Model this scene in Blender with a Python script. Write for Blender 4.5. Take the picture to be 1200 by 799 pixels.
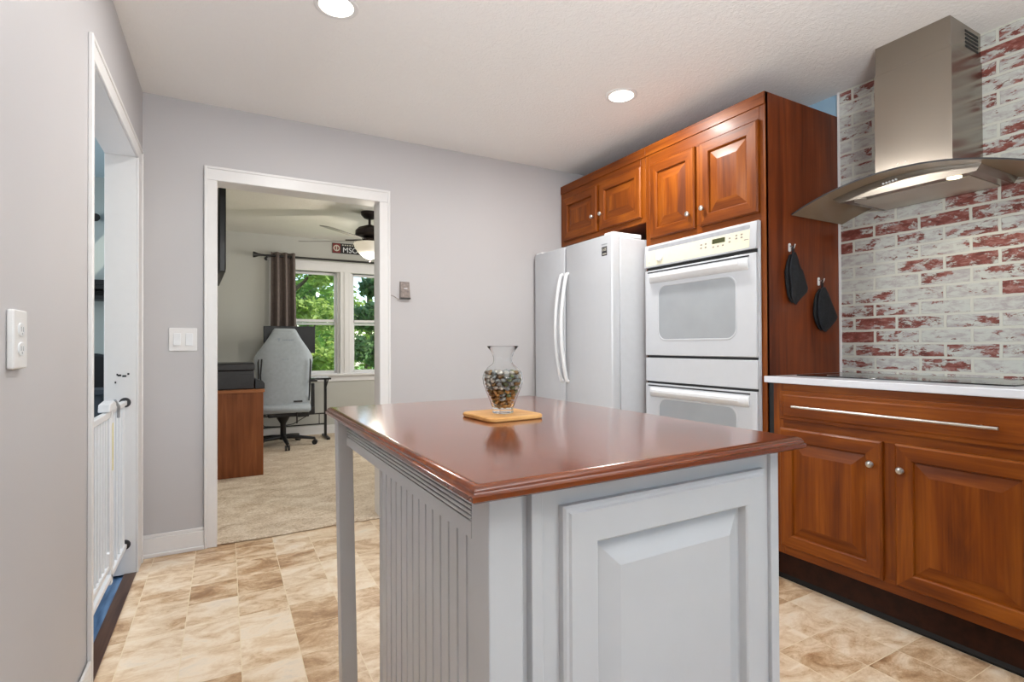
import bpy, math, random
from mathutils import Vector, Matrix
R = math.radians
random.seed(7)
S = bpy.context.scene
COL = S.collection
for o in list(bpy.data.objects): bpy.data.objects.remove(o)

# ------------------------------------------------------------------ camera
cam = bpy.data.cameras.new('camera'); camo = bpy.data.objects.new('camera', cam); COL.objects.link(camo)
cam.sensor_width = 36; cam.lens = 611 / 1200 * 36; cam.clip_start = .02
yaw, pit, rol = R(28.8), R(.49), R(-.25)
cr = Vector((math.cos(yaw), -math.sin(yaw), 0)); cf = Vector((math.sin(yaw), math.cos(yaw), 0)); cu = Vector((0, 0, 1))
cf2 = cf * math.cos(pit) + cu * math.sin(pit); cu2 = cu * math.cos(pit) - cf * math.sin(pit)
cr3 = cr * math.cos(rol) + cu2 * math.sin(rol); cu3 = cu2 * math.cos(rol) - cr * math.sin(rol)
M = Matrix((cr3, cu3, -cf2)).transposed().to_4x4(); M.translation = (0, 0, 1.11)
camo.matrix_world = M
S.camera = camo
# ------------------------------------------------------------------ view, world, sun, large lights
S.view_settings.view_transform = 'Standard'; S.view_settings.look = 'None'
S.view_settings.exposure = 0.12; S.view_settings.gamma = 1.0; S.view_settings.use_curve_mapping = False
W = bpy.data.worlds.new('world'); S.world = W; W.use_nodes = True
wn = W.node_tree.nodes; wl = W.node_tree.links
sky = wn.new('ShaderNodeTexSky'); sky.sky_type = 'NISHITA'; sky.sun_disc = False
sky.sun_elevation = R(52); sky.sun_rotation = R(115); sky.altitude = 200
wn['Background'].inputs[1].default_value = .45
wl.new(sky.outputs[0], wn['Background'].inputs[0])

def light(name, kind, loc, energy, color=(1, 1, 1), size=.1, size_y=None, rot=(0, 0, 0), shape=None, parent=None, spread=None):
    l = bpy.data.lights.new(name, kind); l.energy = energy; l.color = color
    if kind == 'AREA':
        l.size = size; l.shape = shape or ('RECTANGLE' if size_y else 'SQUARE')
        if size_y: l.size_y = size_y
        if spread: l.spread = spread
    elif kind == 'SUN': l.angle = size
    else: l.shadow_soft_size = size
    o = bpy.data.objects.new(name, l); COL.objects.link(o); o.location = loc; o.rotation_euler = rot
    return o
sun = light('sun', 'SUN', (0, 0, 10), 6.5, (1, .95, .82), R(1))
sun.rotation_euler = Vector((-.72, .30, -.95)).to_track_quat('-Z', 'Y').to_euler()
# fill lamp added inside the unseen, assumed window behind the camera
light('rear_fill_lamp', 'AREA', (1.25, -2.15, 1.45), 4, (.9, .96, 1), 2.2, 1.5, (R(90), 0, 0))
# unseen area lamp added behind the camera to brighten the ceiling by bounce
bounce_fill = light('ceiling_bounce_fill', 'AREA', (.55, -.45, 1.45), 58, (.92, .965, 1), .5, .5)
bounce_fill.rotation_euler = Vector((.15, .42, 1)).to_track_quat('-Z', 'Y').to_euler()
light('hall_fill_lamp', 'AREA', (-2.6, 3.2, 1.5), 55, (.90, .95, 1), 1.4, 1.4, (0, R(-90), 0))  # added fill lamp inside the closed hall, no window there
light('office_fill_lamp', 'AREA', (2.88, 5.2, 1.5), 34, (.97, .98, .96), 1.4, 1.5, (0, R(90), 0))  # added fill lamp before the solid right wall of the office

# ------------------------------------------------------------------ materials
def newmat(name):
    m = bpy.data.materials.new(name); m.use_nodes = True
    return m, m.node_tree.nodes, m.node_tree.links, m.node_tree.nodes['Principled BSDF']
def srgb(r, g, b):
    f = lambda c: (c / 255 / 12.92) if c / 255 <= .04045 else ((c / 255 + .055) / 1.055) ** 2.4
    return (f(r), f(g), f(b), 1)
def N(nodes, t, **kw):
    n = nodes.new(t)
    for k, v in kw.items():
        if k in n.inputs.keys(): n.inputs[k].default_value = v
        else: setattr(n, k, v)
    return n
def math_(nodes, links, op, a, b=None):
    n = nodes.new('ShaderNodeMath'); n.operation = op
    for i, x in enumerate((a, b)):
        if x is None: continue
        if isinstance(x, (int, float)): n.inputs[i].default_value = x
        else: links.new(x, n.inputs[i])
    return n.outputs[0]
def mix(nodes, links, fac, a, b, blend='MIX'):
    n = nodes.new('ShaderNodeMix'); n.data_type = 'RGBA'; n.blend_type = blend
    for s, x in ((n.inputs[0], fac), (n.inputs[6], a), (n.inputs[7], b)):
        if isinstance(x, (int, float)): s.default_value = x
        elif isinstance(x, tuple): s.default_value = x
        else: links.new(x, s)
    return n.outputs[2]
def ramp(nodes, links, fac, stops):
    n = nodes.new('ShaderNodeValToRGB'); e = n.color_ramp.elements
    while len(e) < len(stops): e.new(.5)
    for i, (p, c) in enumerate(stops):
        e[i].position = p; e[i].color = c if len(c) == 4 else (*c, 1)
    links.new(fac, n.inputs[0]); return n.outputs[0]
def bump(nodes, links, bsdf, h, strength, dist=.01):
    b = nodes.new('ShaderNodeBump'); b.inputs['Strength'].default_value = strength; b.inputs['Distance'].default_value = dist
    links.new(h, b.inputs['Height']); links.new(b.outputs[0], bsdf.inputs['Normal'])

def plain(name, c, rough=.5, metal=0, noise=.04, nscale=30, bmp=0, bscale=200, spec=.5, coat=0):
    """solid colour with a little procedural variation"""
    m, n, l, b = newmat(name)
    tc = n.new('ShaderNodeTexCoord')
    nz = N(n, 'ShaderNodeTexNoise', Scale=nscale, Detail=3.0); l.new(tc.outputs['Object'], nz.inputs['Vector'])
    dark = tuple(x * (1 - noise * 2) for x in c[:3]) + (1,); lite = tuple(min(1, x * (1 + noise * 2)) for x in c[:3]) + (1,)
    l.new(ramp(n, l, nz.outputs[0], [(.3, dark), (.7, lite)]), b.inputs['Base Color'])
    b.inputs['Roughness'].default_value = rough; b.inputs['Metallic'].default_value = metal
    b.inputs['Specular IOR Level'].default_value = spec; b.inputs['Coat Weight'].default_value = coat
    if bmp:
        n2 = N(n, 'ShaderNodeTexNoise', Scale=bscale, Detail=4.0); l.new(tc.outputs['Object'], n2.inputs['Vector'])
        bump(n, l, b, n2.outputs[0], bmp, .004)
    return m

def wood(name, axis, c0, c1, c2, rough=.42, coat=.05, scale=1.0):
    m, n, l, b = newmat(name)
    tc = n.new('ShaderNodeTexCoord'); mp = n.new('ShaderNodeMapping')
    sc = [9 * scale] * 3; sc['XYZ'.index(axis)] = .9 * scale
    mp.inputs['Scale'].default_value = sc; l.new(tc.outputs['Object'], mp.inputs[0])
    n1 = N(n, 'ShaderNodeTexNoise', Scale=1.6, Detail=4.0, Roughness=.55, Distortion=.9); l.new(mp.outputs[0], n1.inputs['Vector'])
    mp2 = n.new('ShaderNodeMapping'); sc2 = [110 * scale] * 3; sc2['XYZ'.index(axis)] = 3 * scale
    mp2.inputs['Scale'].default_value = sc2; l.new(tc.outputs['Object'], mp2.inputs[0])
    n2 = N(n, 'ShaderNodeTexNoise', Scale=1.0, Detail=3.0); l.new(mp2.outputs[0], n2.inputs['Vector'])
    n3 = N(n, 'ShaderNodeTexNoise', Scale=3.5, Detail=2.0); l.new(tc.outputs['Object'], n3.inputs['Vector'])
    v = math_(n, l, 'ADD', math_(n, l, 'MULTIPLY', n1.outputs[0], .62), math_(n, l, 'ADD', math_(n, l, 'MULTIPLY', n2.outputs[0], .2), math_(n, l, 'MULTIPLY', n3.outputs[0], .18)))
    l.new(ramp(n, l, v, [(.36, c0), (.5, c1), (.66, c2)]), b.inputs['Base Color'])
    b.inputs['Roughness'].default_value = rough; b.inputs['Coat Weight'].default_value = coat; b.inputs['Coat Roughness'].default_value = .18
    b.inputs['Specular IOR Level'].default_value = .22 if rough > .3 else .4
    bump(n, l, b, n2.outputs[0], .04, .002)
    return m

CH0, CH1, CH2 = srgb(88, 38, 3), srgb(118, 56, 5), srgb(146, 79, 16)
M_woodV = wood('cherry_wood_vertical_grain', 'Z', CH0, CH1, CH2)
M_woodH = wood('cherry_wood_horizontal_grain', 'Y', CH0, CH1, CH2)
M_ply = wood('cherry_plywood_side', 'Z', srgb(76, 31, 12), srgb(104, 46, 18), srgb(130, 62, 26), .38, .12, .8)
M_top = wood('mahogany_stained_top', 'Y', srgb(108, 52, 28), srgb(120, 60, 34), srgb(134, 72, 42), .13, .6, .5)
M_topedge = wood('mahogany_stained_edge', 'X', srgb(86, 34, 4), srgb(112, 48, 7), srgb(138, 68, 20), .22, .5, .7)
M_kick = plain('dark_brown_kickboard', srgb(46, 22, 12), .45, noise=.15, spec=.15)
M_shoe = plain('black_vinyl', srgb(16, 12, 10), .4, spec=.25)
M_bamboo = wood('bamboo', 'X', srgb(196, 140, 76), srgb(214, 160, 96), srgb(228, 180, 118), .42, 0, 2)
M_officewood = wood('brown_laminate', 'Z', srgb(108, 58, 30), srgb(130, 74, 40), srgb(150, 90, 52), .45, 0, 1)
M_officetop = wood('brown_laminate_edge', 'X', srgb(140, 84, 48), srgb(164, 104, 64), srgb(178, 118, 78), .4, 0, 1)
M_white = plain('white_trim_paint', srgb(226, 224, 223), .35, noise=.004)
M_island = plain('pale_grey_cabinet_paint', srgb(199, 199, 200), .4, noise=.01, nscale=8)
M_appl = plain('white_appliance_enamel', srgb(194, 196, 200), .22, noise=.004, coat=.3)
M_applside = plain('textured_white_appliance_side', srgb(202, 204, 208), .4, noise=.01, bmp=.12, bscale=400)
M_bisque = plain('ivory_control_panel', srgb(218, 212, 188), .3, noise=.01)
M_hinge = plain('white_plastic', srgb(224, 225, 227), .35, noise=.01)
M_grey = plain('grey_plastic', srgb(150, 152, 156), .45)
M_dark = plain('dark_gap', srgb(14, 14, 15), .5)
M_black = plain('black_plastic', srgb(22, 22, 24), .4, noise=.1)
M_blackgloss = plain('black_glass', srgb(10, 10, 12), .08, spec=.5)
M_print = plain('charcoal_plastic', srgb(44, 42, 44), .5, noise=.08)
M_iron = plain('black_powder_coat', srgb(26, 25, 25), .4)
M_bronze = plain('oil_rubbed_bronze', srgb(48, 40, 40), .4, .5)
M_nickel = plain('satin_nickel', srgb(200, 196, 190), .28, 1)
M_chrome = plain('polished_chrome', srgb(220, 220, 220), .12, 1)
M_leather = plain('pale_grey_leather', srgb(160, 168, 174), .5, noise=.03, bmp=.08, bscale=150)
M_leatherd = plain('grey_stitching', srgb(140, 150, 160), .6)
M_curtain = plain('taupe_curtain_cloth', srgb(112, 100, 95), .8, noise=.06, bmp=.2, bscale=500)
M_cloth = plain('black_quilted_cloth', srgb(17, 18, 22), .85, noise=.25, nscale=70, bmp=.6, bscale=220)
M_clothtrim = plain('charcoal_cloth_binding', srgb(36, 38, 44), .85)
M_quartz = plain('white_quartz', srgb(214, 216, 222), .18, noise=.008, nscale=40)
M_yellow = plain('yellow_tape', srgb(220, 208, 140), .6)
M_wallbox = plain('weathered_brown_plastic', srgb(140, 128, 122), .6, noise=.15, nscale=60)
M_ovenglass = plain('grey_oven_glass', srgb(158, 162, 166), .08, noise=.02, nscale=6, coat=.4)
M_slate = plain('slate_upholstery', srgb(60, 66, 72), .7)
M_paper = plain('white_paper', srgb(225, 228, 230), .6)
M_red = plain('dark_red_print', srgb(120, 42, 40), .6)
M_lcd = plain('olive_display', srgb(66, 70, 40), .3)
M_printgrey = plain('pale_print', srgb(196, 192, 178), .6)
M_coin = []
for i, c in enumerate([(176, 126, 70), (138, 106, 64), (196, 190, 176), (150, 154, 150), (118, 124, 84), (206, 202, 192)]):
    M_coin.append(plain('pebble_finish_' + 'abcdef'[i], srgb(*c), .16, 0, noise=.22, nscale=90))

def paint(name, c, b_s=.08, scale=160, rough=.55):
    m, n, l, b = newmat(name)
    tc = n.new('ShaderNodeTexCoord')
    n1 = N(n, 'ShaderNodeTexNoise', Scale=scale, Detail=2.0); l.new(tc.outputs['Object'], n1.inputs['Vector'])
    n2 = N(n, 'ShaderNodeTexNoise', Scale=1.3, Detail=2.0); l.new(tc.outputs['Object'], n2.inputs['Vector'])
    c2 = tuple(x * .96 for x in c[:3]) + (1,)
    l.new(ramp(n, l, n2.outputs[0], [(.35, c2), (.65, c)]), b.inputs['Base Color'])
    b.inputs['Roughness'].default_value = rough; bump(n, l, b, n1.outputs[0], b_s, .002)
    return m
M_wall = paint('pale_grey_wall_paint', srgb(192, 189, 190))
M_wallblue = paint('blue_wall_paint', srgb(150, 182, 204))
M_officewall = paint('office_wall_paint', srgb(188, 187, 180))
M_hallwall = paint('hall_wall_paint', srgb(166, 174, 170))
M_hallceil = paint('hall_ceiling_paint', srgb(190, 208, 214))
M_ceil = None
def stipple(name, c):
    m, n, l, b = newmat(name)
    tc = n.new('ShaderNodeTexCoord')
    n1 = N(n, 'ShaderNodeTexNoise', Scale=42.0, Detail=4.0, Roughness=.6, Distortion=1.2); l.new(tc.outputs['Object'], n1.inputs['Vector'])
    b.inputs['Base Color'].default_value = c; b.inputs['Roughness'].default_value = .8
    bump(n, l, b, ramp(n, l, n1.outputs[0], [(.42, (0, 0, 0)), (.62, (1, 1, 1))]), .28, .006)
    return m
M_ceil = stipple('stippled_ceiling_paint', srgb(242, 240, 238))
M_officeceil = stipple('office_ceiling_paint', srgb(224, 221, 212))

def tile_floor():
    m, n, l, b = newmat('beige_stone_vinyl_tile')
    tc = n.new('ShaderNodeTexCoord'); sp = n.new('ShaderNodeSeparateXYZ'); l.new(tc.outputs['Object'], sp.inputs[0])
    cb = n.new('ShaderNodeCombineXYZ')
    l.new(math_(n, l, 'ADD', sp.outputs[1], 10 - .13), cb.inputs[0])
    l.new(math_(n, l, 'ADD', sp.outputs[0], -.05 + .1893 * 40), cb.inputs[1])
    br = N(n, 'ShaderNodeTexBrick', offset=0.0, offset_frequency=2, squash=1.0)
    for k, v in (('Scale', 1.0), ('Mortar Size', .0016), ('Mortar Smooth', .3), ('Bias', 0.0), ('Brick Width', .205), ('Row Height', .1893)): br.inputs[k].default_value = v
    br.inputs['Color1'].default_value = (0, 0, 0, 1); br.inputs['Color2'].default_value = (1, 1, 1, 1); br.inputs['Mortar'].default_value = (.5, .5, .5, 1)
    l.new(cb.outputs[0], br.inputs['Vector'])
    off = n.new('ShaderNodeVectorMath'); off.operation = 'MULTIPLY_ADD'
    l.new(br.outputs['Color'], off.inputs[0]); off.inputs[1].default_value = (13, 7, 5); l.new(tc.outputs['Object'], off.inputs[2])
    mp = n.new('ShaderNodeMapping'); mp.inputs['Scale'].default_value = (5, 8.5, 1); mp.inputs['Rotation'].default_value = (0, 0, R(20)); l.new(off.outputs[0], mp.inputs[0])
    n1 = N(n, 'ShaderNodeTexNoise', Scale=1.25, Detail=8.0, Roughness=.66, Distortion=.7); l.new(mp.outputs[0], n1.inputs['Vector'])
    n2 = N(n, 'ShaderNodeTexNoise', Scale=14.0, Detail=7.0, Roughness=.75, Distortion=.8); l.new(mp.outputs[0], n2.inputs['Vector'])
    v = math_(n, l, 'ADD', math_(n, l, 'MULTIPLY', n1.outputs[0], .72), math_(n, l, 'MULTIPLY', n2.outputs[0], .20))
    v = math_(n, l, 'ADD', v, math_(n, l, 'MULTIPLY', br.outputs['Color'], .15))
    c = ramp(n, l, v, [(.36, srgb(150, 114, 80)), (.45, srgb(188, 154, 118)), (.54, srgb(216, 190, 158)), (.65, srgb(232, 214, 190)), (.78, srgb(214, 202, 186))])
    c = mix(n, l, br.outputs['Fac'], c, srgb(226, 208, 176))
    l.new(c, b.inputs['Base Color']); b.inputs['Roughness'].default_value = .33
    h = math_(n, l, 'SUBTRACT', math_(n, l, 'MULTIPLY', n2.outputs[0], .3), br.outputs['Fac'])
    bump(n, l, b, h, .12, .002)
    return m
def carpet():
    m, n, l, b = newmat('beige_carpet_pile')
    tc = n.new('ShaderNodeTexCoord')
    mp = n.new('ShaderNodeMapping'); mp.inputs['Scale'].default_value = (1, 1.5, 1); mp.inputs['Rotation'].default_value = (0, 0, R(-18)); l.new(tc.outputs['Object'], mp.inputs[0])
    n1 = N(n, 'ShaderNodeTexNoise', Scale=5.0, Detail=8.0, Roughness=.75, Distortion=.5); l.new(mp.outputs[0], n1.inputs['Vector'])
    n2 = N(n, 'ShaderNodeTexNoise', Scale=60.0, Detail=4.0, Roughness=.75); l.new(mp.outputs[0], n2.inputs['Vector'])
    v = math_(n, l, 'ADD', math_(n, l, 'MULTIPLY', n1.outputs[0], .5), math_(n, l, 'MULTIPLY', n2.outputs[0], .5))
    l.new(ramp(n, l, v, [(.38, srgb(174, 150, 126)), (.5, srgb(214, 196, 172)), (.62, srgb(236, 224, 208))]), b.inputs['Base Color'])
    b.inputs['Roughness'].default_value = .95; b.inputs['Specular IOR Level'].default_value = .1
    bump(n, l, b, n2.outputs[0], .8, .01)
    return m
def bricks():
    m, n, l, b = newmat('whitewashed_brick')
    tc = n.new('ShaderNodeTexCoord'); sp = n.new('ShaderNodeSeparateXYZ'); l.new(tc.outputs['Object'], sp.inputs[0])
    cb = n.new('ShaderNodeCombineXYZ')
    l.new(math_(n, l, 'ADD', math_(n, l, 'MULTIPLY', sp.outputs[1], -1), 10.05), cb.inputs[0]); l.new(math_(n, l, 'ADD', sp.outputs[2], 5.0), cb.inputs[1])
    wp = N(n, 'ShaderNodeTexNoise', Scale=22.0, Detail=3.0); l.new(cb.outputs[0], wp.inputs['Vector'])
    wv = n.new('ShaderNodeVectorMath'); wv.operation = 'MULTIPLY_ADD'
    l.new(wp.outputs[1], wv.inputs[0]); wv.inputs[1].default_value = (.007, .007, 0); l.new(cb.outputs[0], wv.inputs[2])
    br = N(n, 'ShaderNodeTexBrick', offset=.5, offset_frequency=2, squash=1.0)
    for k, v in (('Scale', 1.0), ('Mortar Size', .0065), ('Mortar Smooth', .25), ('Bias', 0.0), ('Brick Width', .196), ('Row Height', .0672)): br.inputs[k].default_value = v
    br.inputs['Color1'].default_value = (0, 0, 0, 1); br.inputs['Color2'].default_value = (1, 1, 1, 1); br.inputs['Mortar'].default_value = (0, 0, 0, 1)
    l.new(wv.outputs[0], br.inputs['Vector'])
    mp = n.new('ShaderNodeMapping'); mp.inputs['Scale'].default_value = (13, 30, 1); l.new(cb.outputs[0], mp.inputs[0])
    off = n.new('ShaderNodeVectorMath'); off.operation = 'MULTIPLY_ADD'
    l.new(br.outputs['Color'], off.inputs[0]); off.inputs[1].default_value = (17, 9, 4); l.new(mp.outputs[0], off.inputs[2])
    n1 = N(n, 'ShaderNodeTexNoise', Scale=1.0, Detail=8.0, Roughness=.74, Distortion=.35); l.new(off.outputs[0], n1.inputs['Vector'])
    n2 = N(n, 'ShaderNodeTexNoise', Scale=1.5, Detail=6.0, Roughness=.7, Distortion=.3); l.new(off.outputs[0], n2.inputs['Vector'])
    nl = N(n, 'ShaderNodeTexNoise', Scale=2.2, Detail=1.0); l.new(cb.outputs[0], nl.inputs['Vector'])
    v = math_(n, l, 'ADD', n1.outputs[0], math_(n, l, 'MULTIPLY', math_(n, l, 'SUBTRACT', nl.outputs[0], .5), .35))
    v = math_(n, l, 'ADD', v, math_(n, l, 'MULTIPLY', math_(n, l, 'SUBTRACT', br.outputs['Color'], .5), .16))
    red = ramp(n, l, v, [(.515, (0, 0, 0)), (.56, (1, 1, 1))])
    inb = math_(n, l, 'SUBTRACT', 1.0, br.outputs['Fac'])
    red = math_(n, l, 'MULTIPLY', red, inb)
    redc = ramp(n, l, n2.outputs[0], [(.35, srgb(96, 44, 36)), (.5, srgb(126, 64, 54)), (.66, srgb(158, 116, 108))])
    haze = math_(n, l, 'MULTIPLY', ramp(n, l, n2.outputs[0], [(.45, (0, 0, 0)), (.6, (1, 1, 1))]), math_(n, l, 'MULTIPLY', inb, .9))
    base = mix(n, l, br.outputs['Fac'], srgb(190, 193, 186), srgb(198, 198, 187))
    base = mix(n, l, haze, base, srgb(166, 158, 158))
    l.new(mix(n, l, red, base, redc), b.inputs['Base Color'])
    b.inputs['Roughness'].default_value = .6
    h = math_(n, l, 'SUBTRACT', math_(n, l, 'MULTIPLY', inb, .8), math_(n, l, 'MULTIPLY', red, .25))
    bump(n, l, b, math_(n, l, 'ADD', h, math_(n, l, 'MULTIPLY', n2.outputs[0], .3)), .5, .006)
    return m
def steel(name, c=(.34, .30, .255, 1), rough=.24, axis='Z'):
    m, n, l, b = newmat(name)
    tc = n.new('ShaderNodeTexCoord'); mp = n.new('ShaderNodeMapping')
    sc = [300] * 3; sc['XYZ'.index(axis)] = 3; mp.inputs['Scale'].default_value = sc; l.new(tc.outputs['Object'], mp.inputs[0])
    n1 = N(n, 'ShaderNodeTexNoise', Scale=1.0, Detail=2.0); l.new(mp.outputs[0], n1.inputs['Vector'])
    b.inputs['Base Color'].default_value = c; b.inputs['Metallic'].default_value = 1
    l.new(ramp(n, l, n1.outputs[0], [(.3, (rough - .01,) * 3), (.7, (rough + .01,) * 3)]), b.inputs['Roughness'])
    b.inputs['Anisotropic'].default_value = .6
    return m
M_steel = steel('brushed_steel'); M_steelside = steel('brushed_steel_dark', (.40, .38, .34, 1), .1)
M_filter = steel('pale_filter_steel', (.62, .57, .50, 1), .42, 'Y')
def glass_pane(name, tint=(1, 1, 1, 1), gloss=.06, rough=0.0):
    m, n, l, b = newmat(name); n.remove(b)
    t = n.new('ShaderNodeBsdfTransparent'); t.inputs[0].default_value = tint
    g = n.new('ShaderNodeBsdfGlossy'); g.inputs['Roughness'].default_value = rough
    mx = n.new('ShaderNodeMixShader'); fr = n.new('ShaderNodeLayerWeight'); fr.inputs[0].default_value = .35
    l.new(math_(n, l, 'ADD', math_(n, l, 'MULTIPLY', fr.outputs['Fresnel'], .3 if gloss == 0 else .8), gloss), mx.inputs[0])
    l.new(t.outputs[0], mx.inputs[1]); l.new(g.outputs[0], mx.inputs[2]); l.new(mx.outputs[0], n['Material Output'].inputs[0])
    return m
M_pane = glass_pane('window_glass', (.97, .985, .975, 1), 0.0)
def sheen_glass(name, tint, sheen, fw, gloss, rough):
    m = glass_pane(name, tint, gloss, rough); n, l = m.node_tree.nodes, m.node_tree.links
    out = n['Material Output']; src_ = out.inputs[0].links[0].from_socket
    d = n.new('ShaderNodeBsdfDiffuse'); d.inputs[0].default_value = sheen  # diffuse share paints light reflected from below into the glass
    mx = n.new('ShaderNodeMixShader'); mx.inputs[0].default_value = fw
    l.new(src_, mx.inputs[1]); l.new(d.outputs[0], mx.inputs[2]); l.new(mx.outputs[0], out.inputs[0])
    return m
M_hoodglass = sheen_glass('smoked_hood_glass', (.74, .76, .70, 1), srgb(178, 156, 130), .5, .10, .12)
def clear_glass():
    m, n, l, b = newmat('clear_vase_glass')
    b.inputs['Base Color'].default_value = (.97, .98, .98, 1); b.inputs['Roughness'].default_value = .01
    b.inputs['Transmission Weight'].default_value = 1; b.inputs['IOR'].default_value = 1.22
    return m
M_vase = clear_glass()
def emis(name, c, s):
    m, n, l, b = newmat(name)
    b.inputs['Base Color'].default_value = (.9, .9, .9, 1); b.inputs['Emission Color'].default_value = c; b.inputs['Emission Strength'].default_value = s
    return m
M_can = emis('lit_lamp_lens', (1, .93, .82, 1), 6.0)
M_hoodlamp = emis('lit_hood_lens', (1, .88, .55, 1), 5.0)
M_bowl = emis('lit_alabaster_bowl', (1, .86, .6, 1), .32)
M_floor = tile_floor(); M_carpet = carpet(); M_brick = bricks()
def planks():
    m, n, l, b = newmat('plank_floor_painted_sheen')
    tc = n.new('ShaderNodeTexCoord')
    mp = n.new('ShaderNodeMapping'); mp.inputs['Scale'].default_value = (30, 3, 1); l.new(tc.outputs['Object'], mp.inputs[0])
    n1 = N(n, 'ShaderNodeTexNoise', Scale=1.5, Detail=5.0); l.new(mp.outputs[0], n1.inputs['Vector'])
    l.new(ramp(n, l, n1.outputs[0], [(.35, srgb(54, 82, 116)), (.65, srgb(104, 138, 176))]), b.inputs['Base Color'])  # blue is a reflected sheen painted into the colour of dark planks
    b.inputs['Roughness'].default_value = .3
    return m
M_plank = planks()
M_thresh = wood('dark_walnut_threshold', 'Y', srgb(52, 36, 30), srgb(74, 52, 42), srgb(98, 74, 60), .35, .1)
def leafm(name, a, bb, c):
    m, n, l, b = newmat(name)
    oi = n.new('ShaderNodeTexCoord'); nz = N(n, 'ShaderNodeTexNoise', Scale=1.6, Detail=4.0, Roughness=.8); l.new(oi.outputs['Object'], nz.inputs['Vector'])
    col = ramp(n, l, nz.outputs[0], [(.34, a), (.5, bb), (.66, c)])
    l.new(col, b.inputs['Base Color']); b.inputs['Roughness'].default_value = .5
    tr = n.new('ShaderNodeBsdfTranslucent'); l.new(col, tr.inputs[0])
    mx = n.new('ShaderNodeMixShader'); mx.inputs[0].default_value = .45
    l.new(b.outputs[0], mx.inputs[1]); l.new(tr.outputs[0], mx.inputs[2]); l.new(mx.outputs[0], n['Material Output'].inputs[0])
    return m
M_leafA = leafm('yellow_green_leaves', srgb(100, 126, 56), srgb(152, 176, 88), srgb(198, 212, 128))
M_leafB = leafm('mid_green_leaves', srgb(66, 100, 44), srgb(108, 146, 64), srgb(152, 184, 90))
M_leafC = leafm('dark_green_leaves', srgb(66, 92, 62), srgb(104, 134, 86), srgb(150, 174, 116))
M_bark = plain('brown_bark', srgb(92, 78, 62), .9, noise=.2, nscale=20)
M_lawn = plain('lawn_green', srgb(112, 148, 66), .9, noise=.2, nscale=6)

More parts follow.
